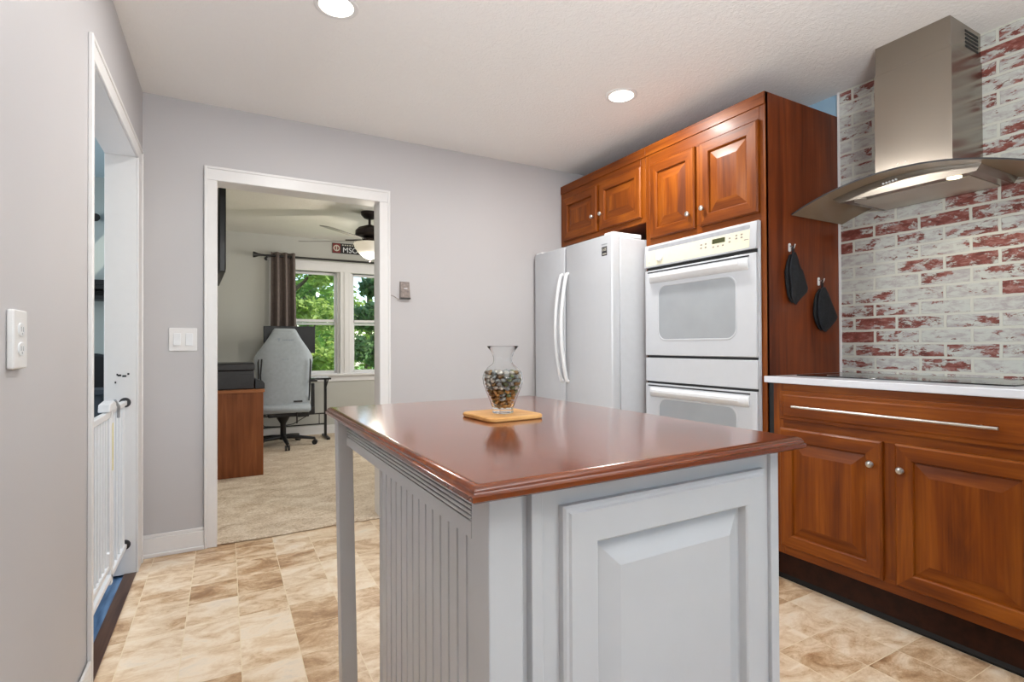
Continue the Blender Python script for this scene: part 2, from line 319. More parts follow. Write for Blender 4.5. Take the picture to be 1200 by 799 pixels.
# ------------------------------------------------------------------ mesh helper
ORIG = {}
class MB:
    def __init__(s): s.v = []; s.f = []; s.m = []; s.mi = 0
    def add(s, vs, fs, mi=None):
        o = len(s.v); s.v += [tuple(p) for p in vs]; s.f += [tuple(i + o for i in f) for f in fs]
        s.m += [s.mi if mi is None else mi] * len(fs); return s
    def box(s, x0, x1, y0, y1, z0, z1, mi=None):
        x0, x1 = sorted((x0, x1)); y0, y1 = sorted((y0, y1)); z0, z1 = sorted((z0, z1))
        v = [(x0, y0, z0), (x1, y0, z0), (x1, y1, z0), (x0, y1, z0), (x0, y0, z1), (x1, y0, z1), (x1, y1, z1), (x0, y1, z1)]
        return s.add(v, [(0, 3, 2, 1), (4, 5, 6, 7), (0, 1, 5, 4), (1, 2, 6, 5), (2, 3, 7, 6), (3, 0, 4, 7)], mi)
    def loft(s, rings, cap0=True, cap1=True, closed=False, mis=None):
        n = len(rings[0]); vs = [p for r in rings for p in r]; fs = []; k = len(rings)
        for i in range(k if closed else k - 1):
            a, b = i * n, ((i + 1) % k) * n
            for j in range(n): fs.append((a + j, a + (j + 1) % n, b + (j + 1) % n, b + j))
        if not closed:
            if cap0: fs.append(tuple(reversed(range(n))))
            if cap1: fs.append(tuple(range((k - 1) * n, k * n)))
        return s.add(vs, fs, mis)
    def prism(s, poly, axis, a0, a1, mi=None):
        """poly: 2-D points in the two remaining axes (in x,y,z order)"""
        def p3(p, a):
            if axis == 'X': return (a, p[0], p[1])
            if axis == 'Y': return (p[0], a, p[1])
            return (p[0], p[1], a)
        return s.loft([[p3(p, a0) for p in poly], [p3(p, a1) for p in poly]], mis=mi)
    def lathe(s, prof, c=(0, 0, 0), n=32, axis='Z', mi=None, cap0=True, cap1=True):
        rings = []
        for r, h in prof:
            ring = []
            for j in range(n):
                a = 2 * math.pi * j / n; u, w = r * math.cos(a), r * math.sin(a)
                if axis == 'Z': ring.append((c[0] + u, c[1] + w, c[2] + h))
                elif axis == 'X': ring.append((c[0] + h, c[1] + u, c[2] + w))
                else: ring.append((c[0] + w, c[1] + h, c[2] + u))
            rings.append(ring)
        return s.loft(rings, cap0, cap1, mis=mi)
    def tube(s, path, r, n=10, mi=None, flat=1.0):
        path = [Vector(p) for p in path]; rings = []; prev = None
        for i, p in enumerate(path):
            t = (path[min(i + 1, len(path) - 1)] - path[max(i - 1, 0)]).normalized()
            if prev is None:
                up = Vector((0, 0, 1)) if abs(t.z) < .9 else Vector((0, 1, 0))
                a = t.cross(up).normalized()
            else: a = (prev - t * prev.dot(t)).normalized()
            prev = a; b = t.cross(a); rr = r[i] if isinstance(r, (list, tuple)) else r
            rings.append([p + a * rr * math.cos(2 * math.pi * j / n) + b * rr * flat * math.sin(2 * math.pi * j / n) for j in range(n)])
        return s.loft(rings, mis=mi)
    def build(s, name, mats, parent=None, org=None, bevel=0, seg=2, smooth=True, ang=32):
        if not isinstance(mats, (list, tuple)): mats = [mats]
        if parent is not None: org = ORIG[parent]
        elif org is None:
            xs, ys, zs = zip(*s.v); org = Vector(((min(xs) + max(xs)) / 2, (min(ys) + max(ys)) / 2, min(zs)))
        org = Vector(org)
        me = bpy.data.meshes.new(name); me.from_pydata([Vector(p) - org for p in s.v], [], s.f)
        for m in mats: me.materials.append(m)
        me.polygons.foreach_set('material_index', s.m)
        import bmesh
        bm = bmesh.new(); bm.from_mesh(me); bmesh.ops.recalc_face_normals(bm, faces=bm.faces); bm.to_mesh(me); bm.free()
        if smooth:
            me.polygons.foreach_set('use_smooth', [True] * len(me.polygons)); me.set_sharp_from_angle(angle=R(ang))
        me.update()
        o = bpy.data.objects.new(name, me); COL.objects.link(o); ORIG[o] = org
        if parent is not None: o.parent = parent
        else: o.location = org
        if bevel:
            b = o.modifiers.new('bevel', 'BEVEL'); b.width = bevel; b.segments = seg; b.limit_method = 'ANGLE'; b.angle_limit = R(40)
        return o
def thing(name, loc, label, cat, group=None):
    o = bpy.data.objects.new(name, None); COL.objects.link(o); o.location = loc; o.empty_display_size = .1
    ORIG[o] = Vector(loc); return tag(o, label, cat, group)
def tag(o, label, cat, group=None, kind=None):
    o['label'] = label; o['category'] = cat
    if group: o['group'] = group
    if kind: o['kind'] = kind
    return o
def struct(o): o['kind'] = 'structure'; return o
def rrect(u0, u1, v0, v1, r, n=6):
    pts = []
    for cx, cy, a0 in ((u1 - r, v0 + r, -90), (u1 - r, v1 - r, 0), (u0 + r, v1 - r, 90), (u0 + r, v0 + r, 180)):
        for i in range(n + 1):
            a = R(a0 + 90 * i / n); pts.append((cx + r * math.cos(a), cy + r * math.sin(a)))
    return pts
def text(parent, body, size, mat_, loc, rot, name, extrude=.0006):
    c = bpy.data.curves.new(name, 'FONT'); c.body = body; c.size = size; c.extrude = extrude; c.align_x = 'LEFT'
    t = bpy.data.objects.new(name + '_tmp', c); COL.objects.link(t)
    dg = bpy.context.evaluated_depsgraph_get(); me = bpy.data.meshes.new_from_object(t.evaluated_get(dg)); bpy.data.objects.remove(t)
    Mx = Matrix.Translation(Vector(loc) - ORIG[parent]) @ rot.to_matrix().to_4x4()
    me.transform(Mx); me.materials.clear(); me.materials.append(mat_)
    o = bpy.data.objects.new(name, me); COL.objects.link(o); o.parent = parent; ORIG[o] = ORIG[parent]
    return o

# panel door: rings on plane. P(u,v,w): u along width, v up, w outwards
def panel_rings(mb, P, u0, u1, v0, v1, prof, hmi=None):
    rings = []
    for ins, w in prof:
        rings.append([P(u0 + ins, v0 + ins, w), P(u1 - ins, v0 + ins, w), P(u1 - ins, v1 - ins, w), P(u0 + ins, v1 - ins, w)])
    n = 4; vs = [p for r in rings for p in r]; fs = []; ms = []
    for i in range(len(rings) - 1):
        for j in range(4):
            fs.append((i * 4 + j, i * 4 + (j + 1) % 4, i * 4 + 4 + (j + 1) % 4, i * 4 + 4 + j))
            ms.append(hmi if (hmi is not None and j in (0, 2)) else 0)
    fs.append(tuple(range(len(rings) * 4 - 4, len(rings) * 4))); ms.append(0)
    fs.append((3, 2, 1, 0)); ms.append(0)
    o = len(mb.v); mb.v += vs; mb.f += [tuple(i + o for i in f) for f in fs]; mb.m += ms
def door_prof(t=.02, frame=.055, slope=.042):
    return [(0, 0), (0, t - .007), (.007, t), (frame - .004, t), (frame, t - .004), (frame + .002, t - .012), (frame + .006, t - .012), (frame + .006 + slope, t - .002)]

# ================================================================== STRUCTURE
CEIL = 2.46; WL = -.385; WR = 2.90; YB = 3.35; YREAR = -2.3
struct(MB().box(WL, WR, YREAR, YB + .02, -.05, 0).build('floor', M_floor, org=(0, 0, 0)))
cp = MB()
cx = [-.22 + i * (3.3 / 70) for i in range(71)]
edge = [YB + .004 + random.uniform(-.006, .007) - .006 * math.sin(x * 7) for x in cx]
ring_top = [(x, e, .009) for x, e in zip(cx, edge)]
cp.loft([[(x, e + .006, 0.0005) for x, e in zip(cx, edge)] + [(cx[-1], 6.9, .0005), (cx[0], 6.9, .0005)],
         [(x, e - .002, .006) for x, e in zip(cx, edge)] + [(cx[-1], 6.9, .006), (cx[0], 6.9, .006)],
         [(x, e + .008, .014) for x, e in zip(cx, edge)] + [(cx[-1], 6.9, .014), (cx[0], 6.9, .014)]])
struct(cp.build('floor_office_carpet', M_carpet, org=(0, 0, 0)))
struct(MB().box(-.3, 3.2, YB + .02, 7.0, -.06, 0).build('floor_office_slab', M_dark, org=(0, 0, 0)))
struct(MB().box(WL - .12, WR + .12, YREAR - .1, YB + .12, CEIL, CEIL + .1).build('ceiling', M_ceil, org=(0, 0, CEIL)))
struct(MB().box(-.24, 3.2, YB + .12, 7.05, CEIL, CEIL + .1).build('ceiling_office', M_officeceil, org=(0, 0, CEIL)))
# back wall with doorway -.055...883
b = MB(); b.box(WL - .12, -.055, YB, YB + .12, 0, CEIL); b.box(.883, WR + .1, YB, YB + .12, 0, CEIL); b.box(-.055, .883, YB, YB + .12, 2.05, CEIL)
struct(b.build('wall_back', M_wall, org=(0, YB, 0)))
# left wall with doorway 2.2..3.15
LT = .12
b = MB(); b.box(WL - LT, WL, YREAR, 2.145, 0, CEIL); b.box(WL - LT, WL, 3.165, YB, 0, CEIL); b.box(WL - LT, WL, 2.145, 3.165, 2.065, CEIL)
struct(b.build('wall_left', M_wall, org=(WL, 0, 0)))
struct(MB().box(WR, WR + .12, YREAR, YB + .1, 0, CEIL).build('wall_right', M_wallblue, org=(WR, 0, 0)))
# unseen rear wall, its broad window opening added for light
b = MB(); b.box(WL - .1, .1, YREAR - .1, YREAR, 0, CEIL); b.box(2.4, WR + .1, YREAR - .1, YREAR, 0, CEIL); b.box(.1, 2.4, YREAR - .1, YREAR, 0, .65); b.box(.1, 2.4, YREAR - .1, YREAR, 2.25, CEIL)
struct(b.build('wall_rear', M_wall, org=(0, YREAR, 0)))
struct(MB().box(2.888, WR, .2, 1.603, .96, CEIL - .001).build('wall_brick_backsplash', M_brick, org=(0, 0, 0)))
struct(MB().box(2.882, WR - .001, 1.592, 1.603, .96, CEIL - .001).build('trim_backsplash', M_white, org=(2.89, 1.6, .96)))
# office shell
struct(MB().box(-.24, -.12, YB + .12, 7.0, 0, CEIL).build('wall_office_left', M_officewall, org=(-.12, 5, 0)))
struct(MB().box(3.0, 3.12, YB + .12, 7.0, 0, CEIL).build('wall_office_right', M_officewall, org=(3, 5, 0)))
YF = 6.90
b = MB(); b.box(-.2, .53, YF, YF + .14, 0, CEIL); b.box(2.15, 3.1, YF, YF + .14, 0, CEIL); b.box(.53, 2.15, YF, YF + .14, 0, .76); b.box(.53, 2.15, YF, YF + .14, 2.05, CEIL)
struct(b.build('wall_office_far', M_officewall, org=(0, YF, 0)))
# hall shell
struct(MB().box(-3.1, WL - LT + .074, .4, 5.3, -.06, -.012).build('floor_hall', M_plank, org=(-1.5, 3, -.06)))
struct(MB().box(-3.1, WL - LT, .4, 5.3, CEIL, CEIL + .1).build('ceiling_hall', M_hallceil, org=(-1.5, 3, CEIL)))
struct(MB().box(-3.1, -.24, 5.2, 5.3, -.02, CEIL).build('wall_hall_far', M_hallwall, org=(-1.5, 5.2, 0)))
struct(MB().box(-3.2, -3.1, .4, 5.3, -.02, CEIL).build('wall_hall_left', M_hallwall, org=(-3.1, 3, 0)))
struct(MB().box(-3.1, WL - LT, .3, .4, -.02, CEIL).build('wall_hall_near', M_hallwall, org=(-1.5, .35, 0)))
struct(MB().box(-.30, -.241, YB + .12, 5.2, -.02, CEIL).build('wall_hall_right', M_hallwall, org=(-.27, 4.3, 0)))
struct(MB().box(WL - .047, WL + .002, 2.156, 3.149, -.02, .004).build('trim_threshold', M_thresh, org=(WL, 2.7, 0)))
# door surrounds: casings and jambs
def casing(name, axis, plane, sgn, a0, a1, top, wl, wr, wt, th=.016):
    """flat casing with a raised outer bead around an opening a0..a1"""
    b = MB()
    def bx(u0, u1, z0, z1, t):
        if axis == 'X': b.box(u0, u1, plane, plane + sgn * t, z0, z1)
        else: b.box(plane, plane + sgn * t, u0, u1, z0, z1)
    bx(a0 - wl, a0, 0, top, th); bx(a1, a1 + wr, 0, top, th); bx(a0 - wl, a1 + wr, top + .0003, top + wt, th)
    bx(a0 - wl - .001, a0 - wl + .014, 0, top + wt + .001, th + .005); bx(a1 + wr - .014, a1 + wr + .001, 0, top + wt + .001, th + .005); bx(a0 - wl + .013, a1 + wr - .013, top + wt - .014, top + wt + .001, th + .005)
    return struct(b.build(name, M_white, bevel=.003))
casing('trim_office_doorway', 'X', YB, -1, -.04, .868, 2.037, .062, .068, .076)
b = MB(); b.box(-.055, -.04, YB, YB + .13, 0, 2.05); b.box(.868, .883, YB, YB + .13, 0, 2.05); b.box(-.055, .883, YB, YB + .13, 2.037, 2.05)
struct(b.build('trim_office_jamb', M_white, bevel=.002))
casing('trim_hall_doorway', 'Y', WL, 1, 2.155, 3.15, 2.05, .05, .13, .07, .009)
b = MB(); b.box(WL - LT - .008, WL, 2.145, 2.155, 0, 2.05); b.box(WL - LT - .008, WL, 3.15, 3.165, 0, 2.05); b.box(WL - LT - .008, WL, 2.145, 3.165, 2.05, 2.065)
struct(b.build('trim_hall_jamb', M_white, bevel=.002))
sc = MB()
for dx, z, w in ((-.074, .968, .014), (-.056, .964, .016), (-.036, .974, .008), (-.079, .972, .006), (-.086, .934, .006)):
    sc.box(WL + dx, WL + dx + w, 3.148, 3.1502, z, z + .009)
struct(sc.build('trim_jamb_scuffs', M_iron))
def baseboard(name, x0, x1, y0, y1, nx, ny):
    b = MB(); b.box(x0, x1, y0, y1, 0, .1)
    b.box(x0 + (.004 if nx > 0 else 0), x1 - (.004 if nx < 0 else 0), y0 + (.005 if ny < 0 else 0), y1 - (.005 if ny > 0 else 0), .1, .118)
    b.box(x0, x1 + (.01 if nx > 0 else 0), y0 - (.01 if ny < 0 else 0), y1, 0, .02)
    return struct(b.build(name, M_white, bevel=.003))
baseboard('baseboard_back', WL, -.102, YB - .014, YB, 0, -1)
baseboard('baseboard_back_right', .936, 2.0, YB - .014, YB, 0, -1)
baseboard('baseboard_left', WL, WL + .014, YREAR, 2.10, 1, 0)
baseboard('baseboard_office_far', -.12, 3.0, YF - .014, YF, 0, -1)
baseboard('baseboard_office_left', -.12, -.106, YB + .12, YF, 1, 0)
# windows of the office
def office_window(name, x0, x1):
    z0, z1 = .79, 2.03; yo = YF + .05
    root = bpy.data.objects.new(name, None); COL.objects.link(root); root.location = ((x0 + x1) / 2, yo, z0); ORIG[root] = Vector(root.location); root['kind'] = 'structure'
    b = MB(); f = .035
    b.box(x0 - .05, x0 - .015, yo - .03, yo + .06, z0 - .03, z1 + .03); b.box(x1 + .015, x1 + .05, yo - .03, yo + .06, z0 - .03, z1 + .03)
    b.box(x0 - .05, x1 + .05, yo - .03, yo + .06, z1 + .02, z1 + .05); b.box(x0 - .05, x1 + .05, yo - .03, yo + .06, z0 - .05, z0 - .02)
    b.build('window_frame', M_white, root, bevel=.003)
    for nm, za, zb, dy in (('upper_sash', 1.40, z1, .028), ('lower_sash', z0, 1.43, 0)):
        b = MB(); y = yo + dy
        b.box(x0 - .02, x0 + .012, y, y + .025, za - .02, zb + .02); b.box(x1 - .012, x1 + .02, y, y + .025, za - .02, zb + .02)
        b.box(x0, x1, y, y + .025, zb - .012, zb + .02); b.box(x0, x1, y, y + .025, za - .02, za + .012)
        sash = b.build(nm, M_white, root, bevel=.002)
        MB().box(x0, x1, y + .010, y + .0125, za, zb).build('pane', M_pane, sash)
    return root
office_window('window_1', .60, 1.237); office_window('window_2', 1.462, 2.10)
b = MB()
b.box(.46, .56, YF - .018, YF, .76, 2.17); b.box(2.14, 2.24, YF - .018, YF, .76, 2.17); b.box(.46, 2.24, YF - .02, YF, 2.055, 2.17)
b.box(1.285, 1.414, YF - .018, YF + .08, .76, 2.06); b.box(1.33, 1.37, YF - .026, YF - .017, .76, 2.06)
b.box(.44, 2.26, YF - .026, YF, 2.15, 2.175)
struct(b.build('trim_window_casing', M_white, bevel=.003))
struct(MB().box(.42, 2.28, YF - .06, YF + .05, .735, .765).build('trim_window_sill', M_white, bevel=.005))
struct(MB().box(.46, 2.24, YF - .016, YF, .665, .735).build('trim_window_apron', M_white, bevel=.004))
# frame of the unseen window added behind the camera for light
b = MB()
for x in (.1, .84, 1.6, 2.35): b.box(x, x + .05, YREAR - .07, YREAR - .02, .65, 2.25)
b.box(.1, 2.4, YREAR - .07, YREAR - .02, .65, .7); b.box(.1, 2.4, YREAR - .07, YREAR - .02, 2.2, 2.25)
fr = struct(b.build('window_3', M_white, bevel=.003))
MB().box(.12, 2.38, YREAR - .05, YREAR - .045, .68, 2.22).build('pane', M_pane, fr)

# ================================================================== KITCHEN ISLAND
isl = thing('kitchen_island', (.312, .628, 0), 'pale grey painted kitchen island with polished brown wood top', 'kitchen island')
def rect_ring(x0, x1, y0, y1, i, z): return [(x0 + i, y0 + i, z), (x1 - i, y0 + i, z), (x1 - i, y1 - i, z), (x0 + i, y1 - i, z)]
TX0, TX1, TY0, TY1 = .274, .988, .604, 1.622
b = MB()
edgeprof = [(.03, .9075), (.004, .9075), (0, .9105), (0, .917), (.0025, .9185), (.0035, .9225), (.006, .927), (.011, .9296), (.015, .93)]
b.loft([rect_ring(TX0, TX1, TY0, TY1, i, z) for i, z in edgeprof], mis=1); b.m[-1] = 0; 
b.build('countertop', [M_top, M_topedge], isl, ang=50)
BX0, BX1, BY0 = .316, .952, .642
# cabinet carcass (closed body) from front to back panel
b = MB(); b.box(BX0 + .022, BX1, BY0 + .012, 1.22, .0, .9075)
b.build('cabinet_body', M_island, isl, bevel=.002)
# face frame
b = MB()
for x0, x1 in ((.383, .402), (.928, BX1)): b.box(x0, x1, BY0 - .003, BY0 + .02, .0, .907)
b.box(.402, .928, BY0 + .004, BY0 + .02, .0, .907)
b.build('face_frame', M_island, isl, bevel=.0015)
# corner post
def post(x0, y0, z0=0, z1=.9075, s=.054, dx=0, name='leg'):
    b = MB()
    b.loft([[(x0 + dx, y0, z0), (x0 + dx + s, y0, z0), (x0 + dx + s, y0 + s, z0), (x0 + dx, y0 + s, z0)], [(x0, y0, z1), (x0 + s * .93, y0, z1), (x0 + s * .93, y0 + s, z1), (x0, y0 + s, z1)]])
    return b.build(name, M_island, isl, bevel=.002)
post(BX0, BY0, s=.057, name='corner_post')
post(.29, 1.53, s=.044, dx=.014); post(.905, 1.53, s=.044)
# beadboard side panel
def beadboard(x, y0, y1, z0, z1, pitch, sx):
    pts = [(x + sx * .012, y0)]; y = y0
    while y < y1 - .002:
        e = min(y + pitch, y1); pts += [(x, y + .0005), (x, e - .0065), (x + sx * .005, e - .005), (x + sx * .005, e - .001)]; y = e
    pts += [(x, y1), (x + sx * .012, y1)]
    b = MB(); b.prism(pts, 'Z', z0, z1); return b
# pts are (x,y) for prism along Z
beadboard(BX0 + .008, BY0 + .057, 1.22, 0, .8285, .036, 1).build('beadboard_panel', M_island, isl, ang=20)
# beaded apron under the top, left side
def apron(x, y0, y1, sx, z0=.828, z1=.9075):
    prof = [(x + sx * .014, z0), (x, z0), (x, z0 + .024)]
    z = z0 + .024
    for k in range(6):
        prof += [(x + sx * .006, z + .0003), (x + sx * .006, z + .0024), (x, z + .003), (x - sx * .0012, z + .0052), (x, z + .0076)]
        z += .0078
    prof += [(x, z1), (x + sx * .014, z1)]
    return MB().prism(prof, 'Y', y0, y1)
apron(BX0, BY0 + .0575, 1.53, 1).build('apron', M_island, isl, ang=20)
MB().box(.335, .905, 1.545, 1.56, .828, .9075).build('apron', M_island, isl, bevel=.002)
apron(BX1 - .004, BY0 + .0575, 1.53, -1).build('apron', M_island, isl, ang=20)
# door
b = MB()
P = lambda u, v, w: (u, BY0 + .004 - w, v)
panel_rings(b, P, .434, .902, .13, .873, [(0, 0), (0, .011), (.004, .014), (.008, .0145), (.011, .018), (.058, .018), (.061, .015), (.063, .001), (.067, .001), (.106, .0155)])
b.build('door', M_island, isl, ang=9)
isl.rotation_euler.z = R(.8)

# ================================================================== TRIVET + VASE
board = MB()
bp = rrect(.532, .688, 1.085, 1.243, .022)
ca, sa = math.cos(R(4)), math.sin(R(4))
bp = [(.616 + (x - .616) * ca - (y - 1.164) * sa, 1.164 + (x - .616) * sa + (y - 1.164) * ca) for x, y in bp]
def inset(poly, d):
    cx_ = sum(p[0] for p in poly) / len(poly); cy_ = sum(p[1] for p in poly) / len(poly)
    return [(x + (cx_ - x) * d / .08, y + (cy_ - y) * d / .08) for x, y in poly]
board.loft([[(x, y, .9302) for x, y in inset(bp, .003)], [(x, y, .9325) for x, y in bp], [(x, y, .9385) for x, y in bp], [(x, y, .941) for x, y in inset(bp, .0025)]])
tag(board.build('cutting_board', M_bamboo), 'small bamboo board with rounded corners under the glass vase', 'cutting board')
VX, VY, VZ = .612, 1.162, .9412
vs = thing('glass_vase', (VX, VY, VZ), 'clear glass vase filled with pebbles standing on the bamboo board', 'vase')
outer = [(.0, 0), (.0250, 0), (.0268, .002), (.0258, .007), (.0262, .012), (.033, .030), (.042, .052), (.0500, .074), (.0515, .088), (.048, .102), (.038, .114), (.0265, .123), (.0235, .130), (.0245, .140), (.0300, .154), (.0392, .166), (.0397, .1672), (.0394, .1675)]
inner = [(.0388, .1672), (.0285, .154), (.0230, .140), (.0220, .130), (.0250, .1235), (.0365, .1135), (.0465, .1015), (.0499, .088), (.0485, .074), (.0405, .052), (.0315, .030), (.0245, .0145), (.0, .0125)]
MB().lathe(outer[1:] + inner[:-1], (VX, VY, VZ), 40, cap0=True, cap1=True).build('vase_glass', M_vase, vs, ang=60)
# pebbles inside, each its own thing
def pebble_mesh(k):
    b = MB(); rr = random.Random(k); rings = []
    ax, ay, az = (.0078, .0062, .0046) if k % 2 else (.0068, .0066, .0042)
    for i in range(6):
        t = math.pi * (i + .35) / 6.7; rings.append([(ax * math.sin(t) * math.cos(a) * (1 + .12 * rr.uniform(-1, 1)), ay * math.sin(t) * math.sin(a), -az * math.cos(t)) for a in [2 * math.pi * j / 10 for j in range(10)]])
    b.loft(rings); return b
protos = []
for k in range(6): protos.append(pebble_mesh(k))
def rin(h):
    for (r0, h0), (r1, h1) in zip(inner[::-1], inner[::-1][1:]):
        if h0 <= h <= h1: return r0 + (r1 - r0) * (h - h0) / (h1 - h0 + 1e-9)
    return .02
PEB = []; src = {}
z = .0185; layer = 0
while z < .103:
    r = rin(z - .003) - .0085
    rings_ = [(r, max(3, int(2 * math.pi * r / .0145)))]
    if r > .0135: rings_.append((r - .0135, max(1, int(2 * math.pi * max(.001, r - .0135) / .0145))))
    else: rings_.append((0, 1))
    if r > .027: rings_.append((r - .027, max(1, int(2 * math.pi * max(.001, r - .027) / .0145))))
    for rad, cnt in rings_:
        for i in range(cnt):
            a = 2 * math.pi * (i + layer * .37) / cnt
            PEB.append((VX + rad * math.cos(a), VY + rad * math.sin(a), VZ + z + random.uniform(-.001, .001)))
    z += .0092; layer += 1
for i, p in enumerate(PEB):
    k = random.choice((0, 1, 0, 1, 4, 3) if p[2] - VZ < .055 else (2, 3, 4, 5, 1, 3))
    if k not in src:
        o = protos[k].build('pebble', M_coin[k], org=(0, 0, 0)); src[k] = o
    else:
        o = src[k].copy(); COL.objects.link(o)
    o.location = p; o.rotation_euler = (random.uniform(-.7, .7), random.uniform(-.7, .7), random.uniform(0, 6))
    tag(o, 'small polished brown or grey pebble inside the glass vase', 'pebble', 'pebbles in the glass vase')

# ================================================================== CABINETS ON THE RIGHT WALL
FX = 2.28
PX = lambda u, v, w: (FX - w, u, v)       # plane facing -X, u = y
def knob(parent, y, z, x=FX - .02):
    MB().lathe([(.006, 0), (.006, -.008), (.0075, -.010), (.013, -.014), (.0145, -.019), (.012, -.024), (.006, -.0265)], (x, y, z), 16, 'X').build('knob', M_nickel, parent)
def cab_door(parent, y0, y1, z0, z1, ky, kz, frame=.055, slope=.04):
    b = MB(); panel_rings(b, PX, y0, y1, z0, z1, door_prof(.02, frame, slope), 1)
    d = b.build('door', [M_woodV, M_woodH], parent, ang=9); knob(d, ky, kz); return d
def face(parent, y0, y1, z0, z1, stiles, rails, t=.02):
    b = MB()
    for a0, a1 in stiles: b.box(FX, FX + t, a0, a1, z0, z1, 0)
    for y_0, y_1, a0, a1 in rails: b.box(FX - .0004, FX + t, y_0, y_1, a0, a1, 1)
    return b.build('face_frame', [M_woodV, M_woodH], parent, bevel=.0015)
# tall oven cabinet
tall = thing('oven_cabinet', (2.59, 2.01, 0), 'tall cherry wood cabinet housing the double oven with plain side panel', 'cabinet')
Y0, Y1, ZT = 1.605, 2.418, 2.333
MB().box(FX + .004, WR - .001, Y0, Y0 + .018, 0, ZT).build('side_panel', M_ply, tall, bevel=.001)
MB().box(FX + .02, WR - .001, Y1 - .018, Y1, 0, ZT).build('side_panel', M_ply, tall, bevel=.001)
b = MB(); b.box(FX + .02, WR - .001, Y0 + .018, Y1 - .018, ZT - .018, ZT); b.box(FX + .02, WR - .001, Y0 + .018, Y1 - .018, 1.72, 1.738); b.box(WR - .012, WR - .001, Y0 + .018, Y1 - .018, 0, ZT)
b.box(FX + .06, FX + .08, Y0 + .018, Y1 - .018, 0, .11); b.box(FX + .02, WR - .012, Y0 + .018, Y1 - .018, .11, .13)
b.build('carcass', M_ply, tall)
face(tall, Y0, Y1, .11, ZT, [(Y0, Y0 + .032), (Y1 - .032, Y1)], [(Y0 + .032, Y1 - .032, 2.2, ZT), (Y0 + .032, Y1 - .032, 1.715, 1.77), (Y0 + .032, Y1 - .032, .11, .30)])
b = MB(); b.box(FX, FX + .02, 1.985, 2.035, 1.77, 2.2); b.build('mullion', M_woodV, tall)
MB().box(FX - .006, FX + .012, Y0, Y1, 2.272, ZT).build('crown_strip', M_woodH, tall, bevel=.002)
cab_door(tall, 1.636, 1.990, 1.752, 2.205, 1.962, 1.845, .062, .05); cab_door(tall, 2.027, 2.370, 1.752, 2.205, 2.06, 1.835, .062, .05)
# cabinet over the fridge
fc = thing('fridge_top_cabinet', (2.59, 2.88, 1.87), 'low two-door cherry wood cabinet mounted above the white refrigerator', 'cabinet')
Y0, Y1 = 2.420, 3.346
b = MB(); b.box(FX + .02, WR - .001, Y0, Y1, 1.868, 1.886); b.box(FX + .02, WR - .001, Y0, Y1, ZT - .018, ZT); b.box(FX + .02, WR - .001, Y0, Y0 + .016, 1.868, ZT); b.box(FX + .02, WR - .001, Y1 - .016, Y1, 1.868, ZT); b.box(WR - .012, WR - .001, Y0, Y1, 1.868, ZT)
b.build('carcass', M_ply, fc)
face(fc, Y0, Y1, 1.868, ZT, [(Y0, Y0 + .045), (Y1 - .045, Y1), (2.85, 2.895)], [(Y0 + .045, Y1 - .045, 2.19, ZT), (Y0 + .045, Y1 - .045, 1.868, 1.915)])
MB().box(FX - .006, FX + .012, Y0, Y1, 2.272, ZT).build('crown_strip', M_woodH, fc, bevel=.002)
cab_door(fc, 2.450, 2.860, 1.902, 2.222, 2.832, 2.01, .058, .045); cab_door(fc, 2.890, 3.300, 1.902, 2.222, 2.925, 2.01, .058, .045)
# base cabinet
bc = thing('base_cabinet', (2.59, 1.09, 0), 'cherry wood base cabinet with wide drawer under the cooktop', 'cabinet')
Y0, Y1 = .60, 1.572
b = MB(); b.box(FX + .02, WR - .001, Y0, Y1, .14, .155); b.box(FX + .02, WR - .001, Y0, Y0 + .018, .14, .929); b.box(FX + .02, WR - .001, Y1 - .018, Y1, .14, .929); b.box(WR - .012, WR - .001, Y0, Y1, .14, .929)
b.box(FX + .02, WR - .012, Y0 + .018, Y1 - .018, .735, .75)
b.build('carcass', M_ply, bc)
face(bc, Y0, Y1, .138, .929, [(Y0, Y0 + .045), (Y1 - .05, Y1), (1.045, 1.115)], [(Y0 + .045, Y1 - .05, .895, .929), (Y0 + .045, Y1 - .05, .72, .765), (Y0 + .045, Y1 - .05, .138, .19)])
b = MB(); b.box(FX + .055, FX + .07, Y0, Y1 + .033, 0, .138); b.build('kickboard', M_kick, bc)
MB().prism([(FX + .055, 0), (FX + .043, 0), (FX + .043, .008), (FX + .055, .02)], 'Y', Y0, Y1 + .033).build('shoe_strip', M_shoe, bc)
MB().box(FX + .012, FX + .03, Y1, Y1 + .033, .138, .929).build('filler_strip', M_dark, bc)
cab_door(bc, 1.103, 1.534, .178, .724, 1.136, .632, .06, .045); cab_door(bc, .628, 1.057, .178, .724, 1.03, .628, .06, .045)
b = MB(); panel_rings(b, PX, .628, 1.534, .762, .896, [(0, 0), (0, .012), (.004, .014), (.014, .014), (.022, .020)], 0)
dr = b.build('drawer', M_woodH, bc, ang=9)
b = MB(); b.tube([(2.228, .735, .829), (2.228, 1.45, .829)], .006, 12)
for y in (.79, 1.395): b.tube([(2.262, y, .829), (2.228, y, .829)], .0045, 8)
b.build('handle', M_nickel, dr)
# countertop and cooktop
tag(MB().box(2.25, WR - .013, .58, 1.602, .9295, .9595).build('countertop', M_quartz, bevel=.003), 'white quartz worktop slab on the cherry base cabinet', 'countertop')
ck = thing('cooktop', (2.6, 1.14, .96), 'black glass electric cooktop set flush in white worktop', 'cooktop')
MB().box(2.40, 2.83, .745, 1.535, .9597, .9645).build('glass_surface', M_blackgloss, ck, bevel=.0015)
for i, (x, y, r) in enumerate(((2.51, .94, .075), (2.51, 1.34, .1), (2.72, .94, .1), (2.72, 1.34, .075))):
    MB().lathe([(r, 0), (r, .0004), (r - .004, .0004), (r - .004, 0)], (x, y, .9645), 40, cap0=False, cap1=False).build('burner_ring', M_grey, ck)

